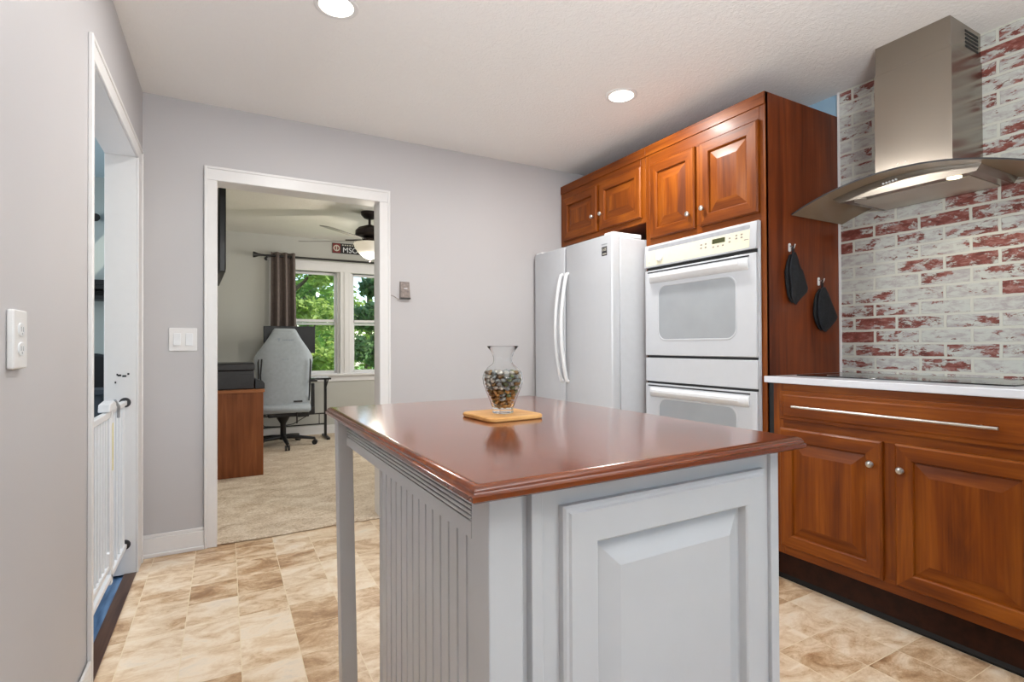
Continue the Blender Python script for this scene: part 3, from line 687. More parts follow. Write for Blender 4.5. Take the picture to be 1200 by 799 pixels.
# ================================================================== REFRIGERATOR
fr = thing('refrigerator', (2.45, 2.87, 0), 'white side-by-side refrigerator with two bowed vertical handles', 'refrigerator')
FY0, FY1 = 2.432, 3.322
MB().box(2.085, 2.84, FY0 + .004, FY1 - .004, .03, 1.762).build('body', M_applside, fr, bevel=.004)
def fdoor(y0, y1):
    pts = [(2.078, y0), (2.035, y0), (2.024, y0 + .004), (2.02, y0 + .014), (2.02, y1 - .014), (2.024, y1 - .004), (2.035, y1), (2.078, y1)]
    b = MB(); b.prism(pts, 'Z', .09, 1.778); return b.build('door', M_appl, fr, bevel=.003, ang=40)
dl = fdoor(2.926, FY1); drr = fdoor(FY0, 2.918)
def fhandle(door, y, s):
    n = 22; path = [(2.022, y, .868)]; 
    for i in range(n + 1):
        t = i / n; path.append((2.008 - .046 * math.sin(math.pi * t) ** .8, y, .872 + t * .715))
    path.append((2.022, y, 1.59))
    b = MB(); b.tube(path, .0125, 12); 
    return b.build('handle', M_hinge, door)
fhandle(dl, 2.955, 1); fhandle(drr, 2.888, -1)
MB().box(2.03, 2.26, FY0 + .006, FY0 + .085, 1.7625, 1.792).build('hinge_cover', M_hinge, fr, bevel=.006)
MB().box(2.03, 2.26, FY1 - .085, FY1 - .006, 1.7625, 1.792).build('hinge_cover', M_hinge, fr, bevel=.006)
MB().box(2.05, 2.09, FY0 + .01, FY1 - .01, .02, .085).build('base_grille', M_grey, fr)
st = MB().box(2.0195, 2.0202, 2.478, 2.528, 1.653, 1.708).build('energy_sticker', M_print, drr)
b = MB(); b.lathe([(.008, 0), (.008, -.0006), (.005, -.0006), (.005, 0)], (2.0194, 2.515, 1.690), 16, 'X', cap0=False, cap1=False)
for k in range(3): b.box(2.0188, 2.0196, 2.483 + .004 * (k % 2), 2.503, 1.684 + k * .006, 1.687 + k * .006)
for k in range(4): b.box(2.0188, 2.0196, 2.486 + .009 * k, 2.492 + .009 * k, 1.66, 1.668)
b.build('sticker_print', M_printgrey, st)
b = MB()
for k in range(10): b.box(2.0193, 2.0202, 2.476 + .0055 * k, 2.480 + .0055 * k, 1.719, 1.726)
b.build('badge_print', M_grey, drr)

# ================================================================== DOUBLE WALL OVEN
ov = thing('wall_oven', (2.4, 2.012, .30), 'white double wall oven built into the tall cherry cabinet', 'oven')
OY0, OY1 = 1.630, 2.394
b = MB(); b.box(2.262, 2.82, OY0 + .02, OY1 - .02, .31, 1.705); b.build('oven_body', M_dark, ov)
MB().box(2.262, 2.279, OY0, OY1, .30, 1.713).build('trim_frame', M_appl, ov, bevel=.003)
# control panel: sloping white fascia with ivory insert
cpn = MB().prism([(2.262, 1.574), (2.238, 1.574), (2.236, 1.578), (2.246, 1.708), (2.262, 1.713)], 'Y', OY0, OY1).build('control_panel', M_appl, ov, bevel=.002)
sl = lambda z: 2.2362 + (z - 1.578) * .01 / .13
def on_slope(b, y0, y1, z0, z1, t, r=None):
    if r: poly = rrect(y0, y1, z0, z1, r, 4)
    else: poly = [(y0, z0), (y1, z0), (y1, z1), (y0, z1)]
    b.loft([[(sl(v) + .001, u, v) for u, v in poly], [(sl(v) - t, u, v) for u, v in poly]])
b = MB(); on_slope(b, OY0 + .035, OY1 - .02, 1.583, 1.672, .0012, .004); b.build('ivory_fascia', M_bisque, cpn)
b = MB(); on_slope(b, OY0 + .035, OY1 - .03, 1.675, 1.696, .0008, .01); b.build('vent_recess', M_grey, cpn)
b = MB(); on_slope(b, 1.808, 1.888, 1.636, 1.661, .002, .002); b.build('display', M_lcd, cpn)
b = MB()
for y, z in ((1.93, 1.645), (1.96, 1.645), (1.93, 1.627), (1.96, 1.627), (1.88, 1.62), (1.85, 1.62), (1.82, 1.62), (1.78, 1.648), (1.78, 1.63), (1.74, 1.655), (1.74, 1.64), (1.71, 1.655), (1.71, 1.64)):
    on_slope(b, y - .006, y + .006, z - .004, z + .004, .0018)
on_slope(b, 1.67, 1.695, 1.622, 1.626, .0018); on_slope(b, 2.345, 2.352, 1.60, 1.606, .0018)
b.build('keypad_button', M_wallbox, cpn)
b = MB(); b.lathe([(.024, 0), (.023, -.010), (.019, -.016)], (sl(1.625), 2.262, 1.625), 24, 'X')
b.loft([[(sl(1.625) - .012, 2.256, 1.603), (sl(1.625) - .012, 2.268, 1.603), (sl(1.625) - .012, 2.268, 1.647), (sl(1.625) - .012, 2.256, 1.647)], [(sl(1.625) - .03, 2.258, 1.606), (sl(1.625) - .03, 2.266, 1.606), (sl(1.625) - .03, 2.266, 1.644), (sl(1.625) - .03, 2.258, 1.644)]])
b.build('knob', M_hinge, cpn, bevel=.002)
def ovendoor(z0, z1, wz0, wz1, grip):
    d = MB().prism([(2.262, z0), (2.246, z0), (2.243, z0 + .004), (2.243, z1), (2.262, z1)], 'Y', OY0 + .003, OY1 - .003).build('oven_door', M_appl, ov, bevel=.003)
    # window: recessed grey glass with rounded frame lip
    b = MB(); b.prism(rrect(1.752, 2.277, wz0, wz1, .05), 'X', 2.2425, 2.2445); b.build('door_glass', M_ovenglass, d)
    o_ = rrect(1.742, 2.287, wz0 - .01, wz1 + .01, .058); i_ = rrect(1.752, 2.277, wz0, wz1, .05)
    b = MB(); b.loft([[(2.243, u, v) for u, v in o_], [(2.2405, u, v) for u, v in inset(o_, .001)], [(2.2405, u, v) for u, v in inset(i_, -.001)], [(2.2428, u, v) for u, v in i_]], False, False); b.build('window_lip', M_appl, d)
    # full-width grip: a rounded bar with slot above
    zt = z1
    prof = [(2.2435, zt - .078), (2.236, zt - .076), (2.215, zt - .062), (2.206, zt - .048), (2.206, zt - .036), (2.214, zt - .028), (2.2435, zt - .022)]
    n = 18; rings = []
    for i in range(n + 1):
        t = i / n; y = OY0 + .045 + t * (OY1 - OY0 - .09); e = min(1, min(t, 1 - t) / .06 + .25)
        rings.append([(2.2435 - (2.2435 - x) * e, y, zc) for x, zc in prof])
    b = MB(); b.loft(rings); b.build('handle', M_hinge, d)
    MB().box(2.2415, 2.2435, OY0 + .04, OY1 - .025, zt - .016, zt - .009).build('vent_slot', M_dark, d)
    return d
ovendoor(1.047, 1.556, 1.143, 1.452, 0); ovendoor(.36, .880, .42, .792, 0)
MB().box(2.246, 2.262, OY0 + .002, OY1 - .002, .893, 1.033).build('divider_panel', M_appl, ov, bevel=.003)
MB().box(2.25, 2.262, OY0 + .002, OY1 - .002, .30, .35).build('lower_trim', M_appl, ov, bevel=.003)
b = MB()
for z0, z1 in ((1.558, 1.573), (1.034, 1.046), (.881, .892)): b.box(2.256, 2.2625, OY0 + .008, OY1 - .008, z0, z1)
b.build('gap_shadow_strip', M_dark, ov)

# ================================================================== RANGE HOOD
hd = thing('range_hood', (2.7, 1.14, 1.74), 'stainless chimney range hood with curved smoked glass canopy over cooktop', 'range hood')
b = MB(); b.box(2.602, WR - .013, .992, 1.282, 1.815, 2.33); ch = b.build('chimney', [M_steel], hd, bevel=.0015)
b = MB(); b.box(2.606, WR - .013, .996, 1.278, 2.33, CEIL - .001); cs = b.build('chimney_sleeve', M_steel, hd, bevel=.0015)
b = MB()
for k in range(5): b.box(2.74, 2.86, .9945, .9965, 2.365 + k * .016, 2.374 + k * .016)
b.build('vent_grille', M_dark, cs)
b = MB()
for y, z in ((1.19, 1.905), (1.16, 1.905), (1.175, 1.88)): b.lathe([(.003, 0), (.003, -.001)], (2.602, y, z), 10, 'X')
b.build('screw', M_nickel, ch)
HC = 1.155; HW = .43
def arch(y): return 1.845 - .092 * ((y - HC) / HW) ** 2
n = 32; top = []; bot = []
ring_list = []
for i in range(n + 1):
    y = HC - HW + 2 * HW * i / n; z = arch(y)
    ring_list.append([(2.45, y, z - .006), (2.45, y, z), (WR - .014, y, z), (WR - .014, y, z - .006)])
MB().loft(ring_list).build('glass_canopy', M_hoodglass, hd, ang=40)
MBe = MB()
for i in range(n):
    ya, yb = HC - HW + 2 * HW * i / n, HC - HW + 2 * HW * (i + 1) / n
    MBe.loft([[(2.4485, ya, arch(ya) - .0062), (2.4485, ya, arch(ya) + .0002), (2.4515, ya, arch(ya) + .0002), (2.4515, ya, arch(ya) - .0062)], [(2.4485, yb, arch(yb) - .0062), (2.4485, yb, arch(yb) + .0002), (2.4515, yb, arch(yb) + .0002), (2.4515, yb, arch(yb) - .0062)]])
MBe.build('canopy_edge', M_print, hd)
# steel body below the glass
yl0, yl1 = .876, 1.442
fr_top = [(2.54, yl0 + (yl1 - yl0) * i / 16, min(arch(yl0 + (yl1 - yl0) * i / 16) - .007, 9)) for i in range(17)]
bk_top = [(WR - .014, y, z) for x, y, z in fr_top]
fb = [(2.542, 1.404, 1.776), (2.538, .893, 1.776)]; bb = [(WR - .014, 1.385, 1.776), (WR - .014, .893, 1.776)]
front = fr_top + fb; back = bk_top + bb
front[0] = (2.54, yl0, 1.806); front[16] = (2.54, yl1, 1.802); back[0] = (WR - .014, .875, 1.806); back[16] = (WR - .014, 1.40, 1.802)
bd = MB().loft([front, back]).build('hood_body', M_steel, hd, ang=25)
MB().box(2.585, 2.87, .93, 1.365, 1.7725, 1.7765).build('filter_panel', M_filter, bd, bevel=.002)
b = MB()
for k in range(5): b.lathe([(.0042, 0), (.0042, -.004), (.003, -.005)], (2.541, 1.168 + .0125 * k, 1.8195 - .0012 * k), 12, 'X')
b.build('control_button', M_hinge, bd)
for y, mm in ((.972, M_hoodlamp), (1.325, M_filter)):
    MB().lathe([(.024, 0), (.024, -.003), (.019, -.004)], (2.562, y, 1.7762), 24).build('hood_lamp', mm, bd)
hl = light('hood_lamp_light', 'SPOT', (2.562, .972, 1.768), 2.5, (1, .85, .6), .02); hl.data.spot_size = R(130)

# ================================================================== POT HOLDERS + HOOKS
def potholder(hx, hz, top, pts, sz, label):
    t = thing('pot_holder', (hx, 1.6, hz), label, 'pot holder', 'black pot holders on the cabinet side')
    # front pad: puffy outline pts in (x,z), bulging toward -Y
    ctr = Vector((sum(p[0] for p in pts) / len(pts), sum(p[1] for p in pts) / len(pts)))
    def ring(s, y, sh=0): return [(ctr.x + (p[0] - ctr.x) * s + sh, y, ctr.y + (p[1] - ctr.y) * s) for p in pts]
    MB().loft([ring(.92, 1.588), ring(1.0, 1.583), ring(1.0, 1.577), ring(.9, 1.570), ring(.55, 1.563), ring(.2, 1.561)]).build('pad', M_cloth, t, ang=60)
    ring2 = lambda s, y: [(ctr.x + (p[0] - ctr.x) * s * .8 - .055 * (1 - abs(p[1] - ctr.y) / .16) * .55, y, ctr.y + (p[1] - ctr.y) * s * .95) for p in pts]
    MB().loft([ring2(.96, 1.601), ring2(1.0, 1.598), ring2(1.0, 1.594), ring2(.94, 1.590)]).build('back_pad', M_cloth, t, ang=60)
    path = [(p[0], 1.577, p[1]) for p in pts] + [(pts[0][0], 1.577, pts[0][1])]
    MB().tube(path, .0028, 8).build('binding', M_clothtrim, t)
    MB().tube([(top[0] - .004, 1.585, top[1] - .005), (hx - .006, 1.584, hz - .004), (hx, 1.583, hz + .008), (hx + .006, 1.584, hz - .004), (top[0] + .006, 1.585, top[1] - .005)], .0026, 8).build('hanging_loop', M_cloth, t)
    return t
PA = [(2.447, 1.56), (2.432, 1.525), (2.422, 1.47), (2.432, 1.40), (2.436, 1.345), (2.452, 1.317), (2.468, 1.308), (2.50, 1.335), (2.556, 1.372), (2.562, 1.39), (2.542, 1.43), (2.522, 1.475), (2.497, 1.495), (2.482, 1.535), (2.466, 1.563)]
PB = [(2.692, 1.40), (2.665, 1.37), (2.655, 1.32), (2.655, 1.26), (2.668, 1.215), (2.69, 1.185), (2.715, 1.175), (2.75, 1.195), (2.805, 1.235), (2.818, 1.252), (2.79, 1.295), (2.765, 1.33), (2.74, 1.37), (2.71, 1.403)]
potholder(2.459, 1.588, (2.456, 1.56), PA, 0, 'black quilted pot holder on upper hook beside the oven')
potholder(2.700, 1.432, (2.70, 1.402), PB, 0, 'black quilted pot holder on lower hook nearer the brick wall')
for hx, hz, lb in ((2.459, 1.588, 'small silver hook holding the upper black pot holder'), (2.700, 1.432, 'small silver hook holding the lower black pot holder')):
    h = thing('wall_hook', (hx, 1.604, hz), lb, 'hook', 'hooks on the cabinet side')
    MB().prism(rrect(hx - .009, hx + .009, hz - .018, hz + .024, .007, 4), 'Y', 1.6005, 1.6045).build('backplate', M_hinge, h, bevel=.001)
    MB().tube([(hx, 1.601, hz + .01), (hx, 1.588, hz + .004), (hx, 1.580, hz - .002), (hx, 1.576, hz + .006), (hx, 1.5745, hz + .016)], .0036, 10).build('prong', M_chrome, h)

# ================================================================== RECESSED CEILING LIGHTS
def can(x, y, label, e):
    t = thing('ceiling_light', (x, y, CEIL), label, 'ceiling light', 'recessed ceiling lights')
    MB().lathe([(.085, 0), (.085, -.003), (.078, -.006), (.066, -.004), (.066, 0)], (x, y, CEIL), 36, cap0=False, cap1=False).build('trim_ring', M_white, t)
    MB().lathe([(.067, -.0005), (.067, -.0035), (.05, -.0045)], (x, y, CEIL), 36).build('lens', M_can, t)
    light('ceiling_light_lamp', 'AREA', (x, y, CEIL - .012), e, (1, .98, .95), .12, rot=(0, 0, 0), shape='DISK')
can(.385, 2.135, 'round recessed ceiling light nearest the left wall doorway', 13)
can(1.878, 2.176, 'round recessed ceiling light before the fridge and oven cabinets', 15)
for x, y in ((.385, -.65), (1.878, -.65)):
    light('ceiling_light_lamp', 'AREA', (x, y, CEIL - .012), 2.5, (1, .98, .95), .12, shape='DISK')

# ================================================================== SWITCH, OUTLET, WALL BOX
sw = thing('light_switch', (-.201, YB, 1.15), 'white double rocker light switch plate beside office doorway', 'light switch')
MB().prism(rrect(-.266, -.136, 1.088, 1.213, .005, 3), 'Y', YB - .006, YB - .0002).build('plate', M_white, sw, bevel=.0015)
for x in (-.229, -.173):
    MB().prism([(YB - .005, 1.117), (YB - .0115, 1.117), (YB - .008, 1.15), (YB - .0085, 1.184), (YB - .005, 1.184)], 'X', x - .017, x + .017).build('rocker', M_hinge, sw, bevel=.001)
ol = thing('wall_outlet', (WL, 1.443, 1.127), 'white duplex electrical outlet on left wall', 'outlet')
MB().prism(rrect(1.402, 1.484, 1.066, 1.188, .005, 3), 'X', WL + .0002, WL + .012).build('plate', M_white, ol, bevel=.003)
for z in (1.107, 1.147):
    rc = MB().prism(rrect(1.426, 1.460, z - .014, z + .014, .012, 5), 'X', WL + .011, WL + .0145).build('receptacle', M_hinge, ol, bevel=.001)
    b = MB(); b.box(WL + .0143, WL + .0150, 1.436, 1.438, z - .004, z + .006); b.box(WL + .0143, WL + .0150, 1.448, 1.450, z - .004, z + .006); b.lathe([(.0025, 0), (.0025, .0006)], (WL + .0143, 1.443, z - .008), 8, 'X'); b.build('slot', M_grey, rc)
wb = thing('wall_chime', (1.036, YB, 1.475), 'small weathered brown box on wall right of office doorway', 'chime box')
MB().loft([[(1.0, YB - .0002, 1.416), (1.07, YB - .0002, 1.416), (1.066, YB - .0002, 1.533), (1.002, YB - .0002, 1.533)], [(1.002, YB - .022, 1.42), (1.068, YB - .022, 1.42), (1.062, YB - .018, 1.53), (1.004, YB - .018, 1.53)]]).build('case', M_wallbox, wb, bevel=.002)
MB().box(1.001, 1.069, YB - .024, YB - .018, 1.417, 1.427).build('base_lip', M_print, wb)
MB().box(1.026, 1.048, YB - .0215, YB - .0185, 1.484, 1.489).build('slot', M_hinge, wb)
MB().tube([(1.01, YB - .012, 1.419), (.99, YB - .010, 1.415), (.965, YB - .008, 1.432), (.945, YB - .02, 1.438), (.938, YB - .018, 1.437)], .0022, 6).build('wire', M_wallbox, wb)

# ================================================================== BABY GATE
GX = -.43
g = thing('safety_gate', (GX, 2.68, 0), 'white metal bar safety gate across the left hall doorway', 'safety gate')
def gbar(parent, y, z0, z1, r=.006): MB().tube([(GX, y, z0), (GX, y, z1)], r, 8).build('bar', M_hinge, parent)
b = MB(); b.box(GX - .012, GX + .012, 2.76, 3.125, .828, .850); b.box(GX - .012, GX + .012, 2.225, 3.125, .135, .157); b.box(GX - .012, GX + .012, 2.735, 2.765, .112, .85); b.box(GX - .012, GX + .012, 2.225, 2.25, .112, .85)
fm = b.build('frame', M_hinge, g, bevel=.004)
for y in (2.84, 2.915, 2.99, 3.065, 3.10): gbar(g, y, .138, .828)
b = MB(); b.box(GX - .011, GX + .011, 2.262, 2.73, .815, .842); b.box(GX - .011, GX + .011, 2.262, 2.73, .185, .207); b.box(GX - .011, GX + .011, 2.262, 2.28, .2, .84); b.box(GX - .011, GX + .011, 2.708, 2.728, .2, .84)
gd = b.build('gate_door', M_hinge, g, bevel=.004)
for k in range(8): gbar(gd, 2.325 + k * .05, .2, .82)
MB().prism([(2.64, .845), (2.79, .845), (2.785, .872), (2.74, .885), (2.65, .878)], 'X', GX - .02, GX + .02).build('latch', M_hinge, g, bevel=.004)
MB().tube([(GX + .012, 2.80, .88), (GX + .02, 2.84, .85), (GX + .016, 2.86, .80)], .006, 8).build('release_lever', M_grey, g)
MB().box(GX + .0125, GX + .0135, 2.74, 2.76, .59, .79).build('warning_label', M_yellow, g)
b = MB(); b.box(GX - .01, GX + .012, 2.69, 2.73, .205, .26); b.build('lower_latch', M_hinge, g, bevel=.003)
for z in (.839, .146):
    c_ = MB().lathe([(.008, -.03), (.008, -.012), (.022, -.010), (.024, -.004), (.024, 0)], (GX, 3.1495, z), 20, 'Y').build('wall_cup', M_print, g)

# ================================================================== HALL FURNITURE SEEN THROUGH THE LEFT DOORWAY
sh = thing('wall_shelf', (-.95, 5.1, 1.48), 'black two-board wall shelf glimpsed through the left hall doorway', 'shelf')
for z in (1.555, 1.475): MB().box(-1.5, -.55, 5.0, 5.199, z, z + .03).build('shelf_board', M_black, sh, bevel=.002)
MB().box(-1.48, -.57, 5.18, 5.199, 1.505, 1.555).build('back_panel', M_black, sh)
tag(MB().box(-1.3, -.7, 5.03, 5.16, 1.5862, 1.63).build('media_box', M_black, bevel=.004), 'flat black box lying on the hall wall shelf', 'media box')
hk = MB(); hk.lathe([(.008, 0), (.008, -.03), (.028, -.036), (.032, -.05), (.024, -.062)], (-.895, 5.199, 2.13), 16, 'Y')
tag(hk.build('coat_peg', M_black), 'round black peg high on the far hall wall', 'peg')
hc = thing('lounge_chair', (-.85, 4.45, 0), 'dark round-backed chair glimpsed above the gate in the hall', 'chair')
n = 14; outl = [(-1.12, .45), (-.58, .45), (-.58, .9)] + [(-.85 + .27 * math.cos(math.pi * i / n), .9 + .17 * math.sin(math.pi * i / n)) for i in range(1, n)] + [(-1.12, .9)]
MB().prism(outl, 'Y', 4.6, 4.68).build('backrest', M_black, hc, bevel=.02, seg=3)
MB().box(-1.12, -.58, 4.15, 4.62, .38, .47).build('seat', M_slate, hc, bevel=.02)
for x in (-1.09, -.61):
    for y in (4.18, 4.62): MB().tube([(x, y, -.011), (x, y, .39)], .018, 10).build('leg', M_black, hc)
sd = thing('console_table', (-.85, 3.98, 0), 'slate grey console table behind the safety gate in hall', 'table')
MB().box(-1.4, -.62, 3.85, 4.1, .83, .86).build('table_top', M_slate, sd, bevel=.003)
MB().box(-1.38, -.64, 3.87, 4.08, .60, .83).build('drawer_box', M_slate, sd, bevel=.003)
for x in (-1.36, -.66):
    for y in (3.89, 4.06): MB().box(x - .02, x + .02, y - .02, y + .02, -.011, .6).build('leg', M_slate, sd)

# ================================================================== OFFICE
# wood desk at left
dk = thing('wood_desk', (.08, 5.3, 0), 'brown wood laminate desk end standing under the black printer', 'desk')
MB().box(-.115, .285, 4.94, 4.965, .0145, .72).build('end_panel', M_officewood, dk, bevel=.002)
MB().box(-.115, .295, 4.925, 6.0, .72, .745).build('desk_top', M_officetop, dk, bevel=.003)
MB().box(-.115, -.095, 4.965, 5.98, .0145, .72).build('back_panel', M_officewood, dk)
MB().box(-.115, .285, 5.96, 5.985, .0145, .72).build('end_panel', M_officewood, dk)
pr_ = thing('printer', (.05, 5.2, .746), 'black inkjet printer sitting on the brown wood desk', 'printer')
MB().box(-.112, .218, 5.0, 5.4, .7458, .905).build('case', M_print, pr_, bevel=.008)
MB().box(-.112, .222, 4.99, 5.4, .907, .962).build('scanner_lid', M_print, pr_, bevel=.008)
MB().box(-.112, .216, 5.02, 5.38, .962, .970).build('lid_cap', M_black, pr_, bevel=.003)
MB().box(.10, .20, 4.9985, 5.001, .872, .878).build('paper_slot', M_black, pr_)
rt = thing('router', (.262, 5.1, .746), 'black router with raised antenna beside the black printer', 'router')
MB().prism([(.222, .7458), (.300, .7458), (.300, .79), (.285, .81), (.225, .83)], 'Y', 5.0, 5.22).build('case', M_black, rt, bevel=.004)
MB().tube([(.27, 5.04, .815), (.268, 5.04, .86), (.278, 5.04, 1.0)], [.005, .006, .007], 8).build('antenna', M_black, rt)
# TV on swing arm
tvt = thing('television', (-.03, 4.3, 1.6), 'black flat television on swing arm at office left wall', 'television')
dv = Vector((-.03, .62, 0)).normalized(); nv = Vector((dv.y, -dv.x, 0))
def slab(p, L, t0, t1, z0, z1):
    a = Vector(p); b_ = a + dv * L
    q = [a + nv * t0, b_ + nv * t0, b_ + nv * t1, a + nv * t1]
    return MB().loft([[(v.x, v.y, z0) for v in q], [(v.x, v.y, z1) for v in q]])
slab((.002, 3.99, 0), .95, -.04, 0, 1.612, 2.215).build('housing', M_black, tvt, bevel=.006)
slab((.002, 3.99, 0) , .93, .0002, .0012, 1.63, 2.2).build('screen', M_blackgloss, tvt)
MB().tube([(-.10, 4.6, 1.9), (-.09, 4.5, 1.9), (-.075, 4.42, 1.9)], .015, 8).build('wall_arm', M_iron, tvt)
# curtain rod + curtain
rod = thing('curtain_rod', (1.3, 6.8, 2.19), 'black curtain rod above the office windows', 'curtain rod')
MB().tube([(.36, 6.8, 2.19), (2.4, 6.8, 2.19)], .013, 12).build('rod', M_iron, rod)
MB().lathe([(.012, 0), (.016, -.015), (.018, -.03), (.034, -.07), (.036, -.085), (.03, -.088)], (.37, 6.8, 2.19), 18, 'X').build('finial', M_iron, rod)
for x in (.43, 2.3):
    b = MB(); b.tube([(x, 6.899, 2.165), (x, 6.83, 2.165), (x, 6.8, 2.172)], .008, 8); b.lathe([(.022, 0), (.022, -.006)], (x, 6.8995, 2.165), 14, 'Y'); b.build('bracket', M_iron, rod)
def wave(x, z):
    ph = (x - .48) / .265 * math.pi * 2 * 3.0
    return 6.8 + (.036 + .006 * (2.2 - z)) * math.sin(ph + .25 * math.sin(z * 3))
b = MB(); nx, nz = 60, 12; vs_ = []
for k in range(nz + 1):
    z = .80 + (2.235 - .80) * k / nz
    wd = 1 + .06 * (2.2 - z)
    for i in range(nx + 1):
        x = .48 + .265 * i / nx; vs_.append((.6125 + (x - .6125) * wd, wave(x, z), z))
fs_ = [(k * (nx + 1) + i, k * (nx + 1) + i + 1, (k + 1) * (nx + 1) + i + 1, (k + 1) * (nx + 1) + i) for k in range(nz) for i in range(nx)]
b.add(vs_, fs_); cur = b.build('curtain', M_curtain, ang=180)
so = cur.modifiers.new('thick', 'SOLIDIFY'); so.thickness = .004
tag(cur, 'taupe grommet curtain gathered at left of the office window', 'curtain')
# sign on far wall
sg = thing('wall_sign', (1.45, YF, 2.36), 'narrow black sign with red emblem above the office window', 'sign')
MB().box(1.19, 1.72, YF - .012, YF - .0005, 2.297, 2.425).build('board', M_black, sg, bevel=.001)
MB().box(1.194, 1.29, YF - .0135, YF - .011, 2.302, 2.42).build('emblem_panel', M_red, sg)
b = MB(); b.lathe([(.040, 0), (.040, -.0012), (.026, -.0012), (.026, 0)], (1.242, YF - .0134, 2.361), 24, 'Y', cap0=False, cap1=False); b.box(1.236, 1.248, YF - .0146, YF - .0134, 2.335, 2.387); b.build('emblem', M_printgrey, sg)
ROTW = Matrix.Rotation(R(90), 3, 'X').to_quaternion()
text(sg, 'MSON', .095, M_paper, (1.315, YF - .0128, 2.312), ROTW, 'lettering')
b = MB()
for k in range(12): b.box(1.31 + .03 * k, 1.328 + .03 * k, YF - .0128, YF - .0118, 2.398, 2.412)
b.build('small_lettering', M_printgrey, sg)
# ceiling fan
FXc, FYc = 1.277, 5.30
fn = thing('ceiling_fan', (FXc, FYc, CEIL), 'dark bronze ceiling fan with lit glass bowl in office', 'ceiling fan')
MB().lathe([(.03, -.07), (.055, -.06), (.082, -.03), (.086, -.004), (.086, 0)], (FXc, FYc, CEIL), 28).build('canopy', M_bronze, fn)
MB().lathe([(.013, -.14), (.013, -.06)], (FXc, FYc, CEIL), 14).build('downrod', M_bronze, fn)
MB().lathe([(.06, -.305), (.075, -.27), (.06, -.25), (.12, -.245), (.140, -.225), (.138, -.19), (.11, -.16), (.04, -.135), (.02, -.125)], (FXc, FYc, CEIL), 32).build('motor_housing', M_bronze, fn)
MB().lathe([(.015, -.475), (.06, -.455), (.11, -.41), (.145, -.36), (.158, -.325), (.150, -.312), (.05, -.305)], (FXc, FYc, CEIL), 32).build('glass_bowl', M_bowl, fn)
MB().lathe([(.006, -.50), (.014, -.49), (.016, -.475), (.01, -.47)], (FXc, FYc, CEIL), 12).build('bowl_finial', M_bronze, fn)
M_blade = wood('pale_fan_blade', 'X', srgb(120, 116, 108), srgb(150, 146, 138), srgb(176, 172, 164), .35, .2)
for k in range(5):
    a = R(151 + 72 * k); c_, s_ = math.cos(a), math.sin(a)
    def T(r, t, z): return (FXc + r * c_ - t * s_, FYc + r * s_ + t * c_, z)
    pl_ = [(.17, -.045), (.30, -.06), (.66, -.07), (.70, -.05), (.71, 0), (.70, .05), (.66, .07), (.30, .06), (.17, .045)]
    bl = MB().loft([[T(r, t, 2.168 - t * .2) for r, t in pl_], [T(r, t, 2.174 - t * .2) for r, t in pl_]]).build('blade', M_blade, fn)
    MB().loft([[T(r, t, 2.176 - t * .2 + dz) for r, t in ((.08, -.02), (.14, -.012), (.2, -.03), (.24, -.02), (.24, .02), (.2, .03), (.14, .012), (.08, .02))] for dz in (0, .012)]).build('blade_iron', M_bronze, fn)
b = MB(); b.tube([(FXc + .05, FYc, 2.16), (FXc + .05, FYc - .02, 1.80)], .0018, 6); b.lathe([(.003, .0), (.007, -.02), (.004, -.035)], (FXc + .05, FYc - .02, 1.80), 8)
b.build('pull_chain', M_bronze, fn)
light('fan_lamp', 'POINT', (FXc, FYc, 1.93), 14, (1, .92, .8), .03)
# black metal desk under the window
md = thing('metal_desk', (.6, 6.5, 0), 'black metal frame desk under the office window', 'desk')
MB().box(-.08, 1.085, 6.36, 6.72, .722, .742).build('desk_top', M_black, md, bevel=.003)
for x in (.0, 1.06):
    lg = MB().box(x - .014, x + .014, 6.60, 6.64, .04, .722).build('leg', M_iron, md, bevel=.002)
    MB().box(x - .02, x + .02, 6.40, 6.76, .0145, .04).build('foot', M_iron, lg, bevel=.004)
    MB().tube([(x, 6.42, .722), (x, 6.6, .60)], .007, 6).build('brace', M_iron, lg)
for z in (.295, .17): MB().box(0, 1.06, 6.612, 6.628, z, z + .014).build('crossbar', M_iron, md)
MB().tube([(.25, 6.62, .30), (.40, 6.62, .19), (.55, 6.62, .18), (.7, 6.62, .20), (.88, 6.62, .30)], .005, 6).build('brace', M_iron, md)
MB().box(.985, .993, 6.614, 6.626, .18, .30).build('brace', M_iron, md)
kb = MB(); kb.box(.86, 1.06, 6.37, 6.50, .7425, .752)
tag(kb.build('paper_pad', M_paper, bevel=.002), 'white pad lying on the right end of the black metal desk', 'pad')
mn = thing('monitor', (.66, 6.65, .742), 'black computer monitor behind the pale gaming chair', 'monitor')
MB().box(.380, .934, 6.55, 6.59, 1.03, 1.345).build('housing', M_black, mn, bevel=.004)
MB().box(.388, .926, 6.5485, 6.5505, 1.045, 1.337).build('screen', M_black, mn)
MB().tube([(.66, 6.60, .75), (.66, 6.61, 1.15)], .02, 10).build('stand_post', M_black, mn)
MB().box(.54, .78, 6.5, 6.68, .7425, .755).build('stand_base', M_black, mn, bevel=.004)

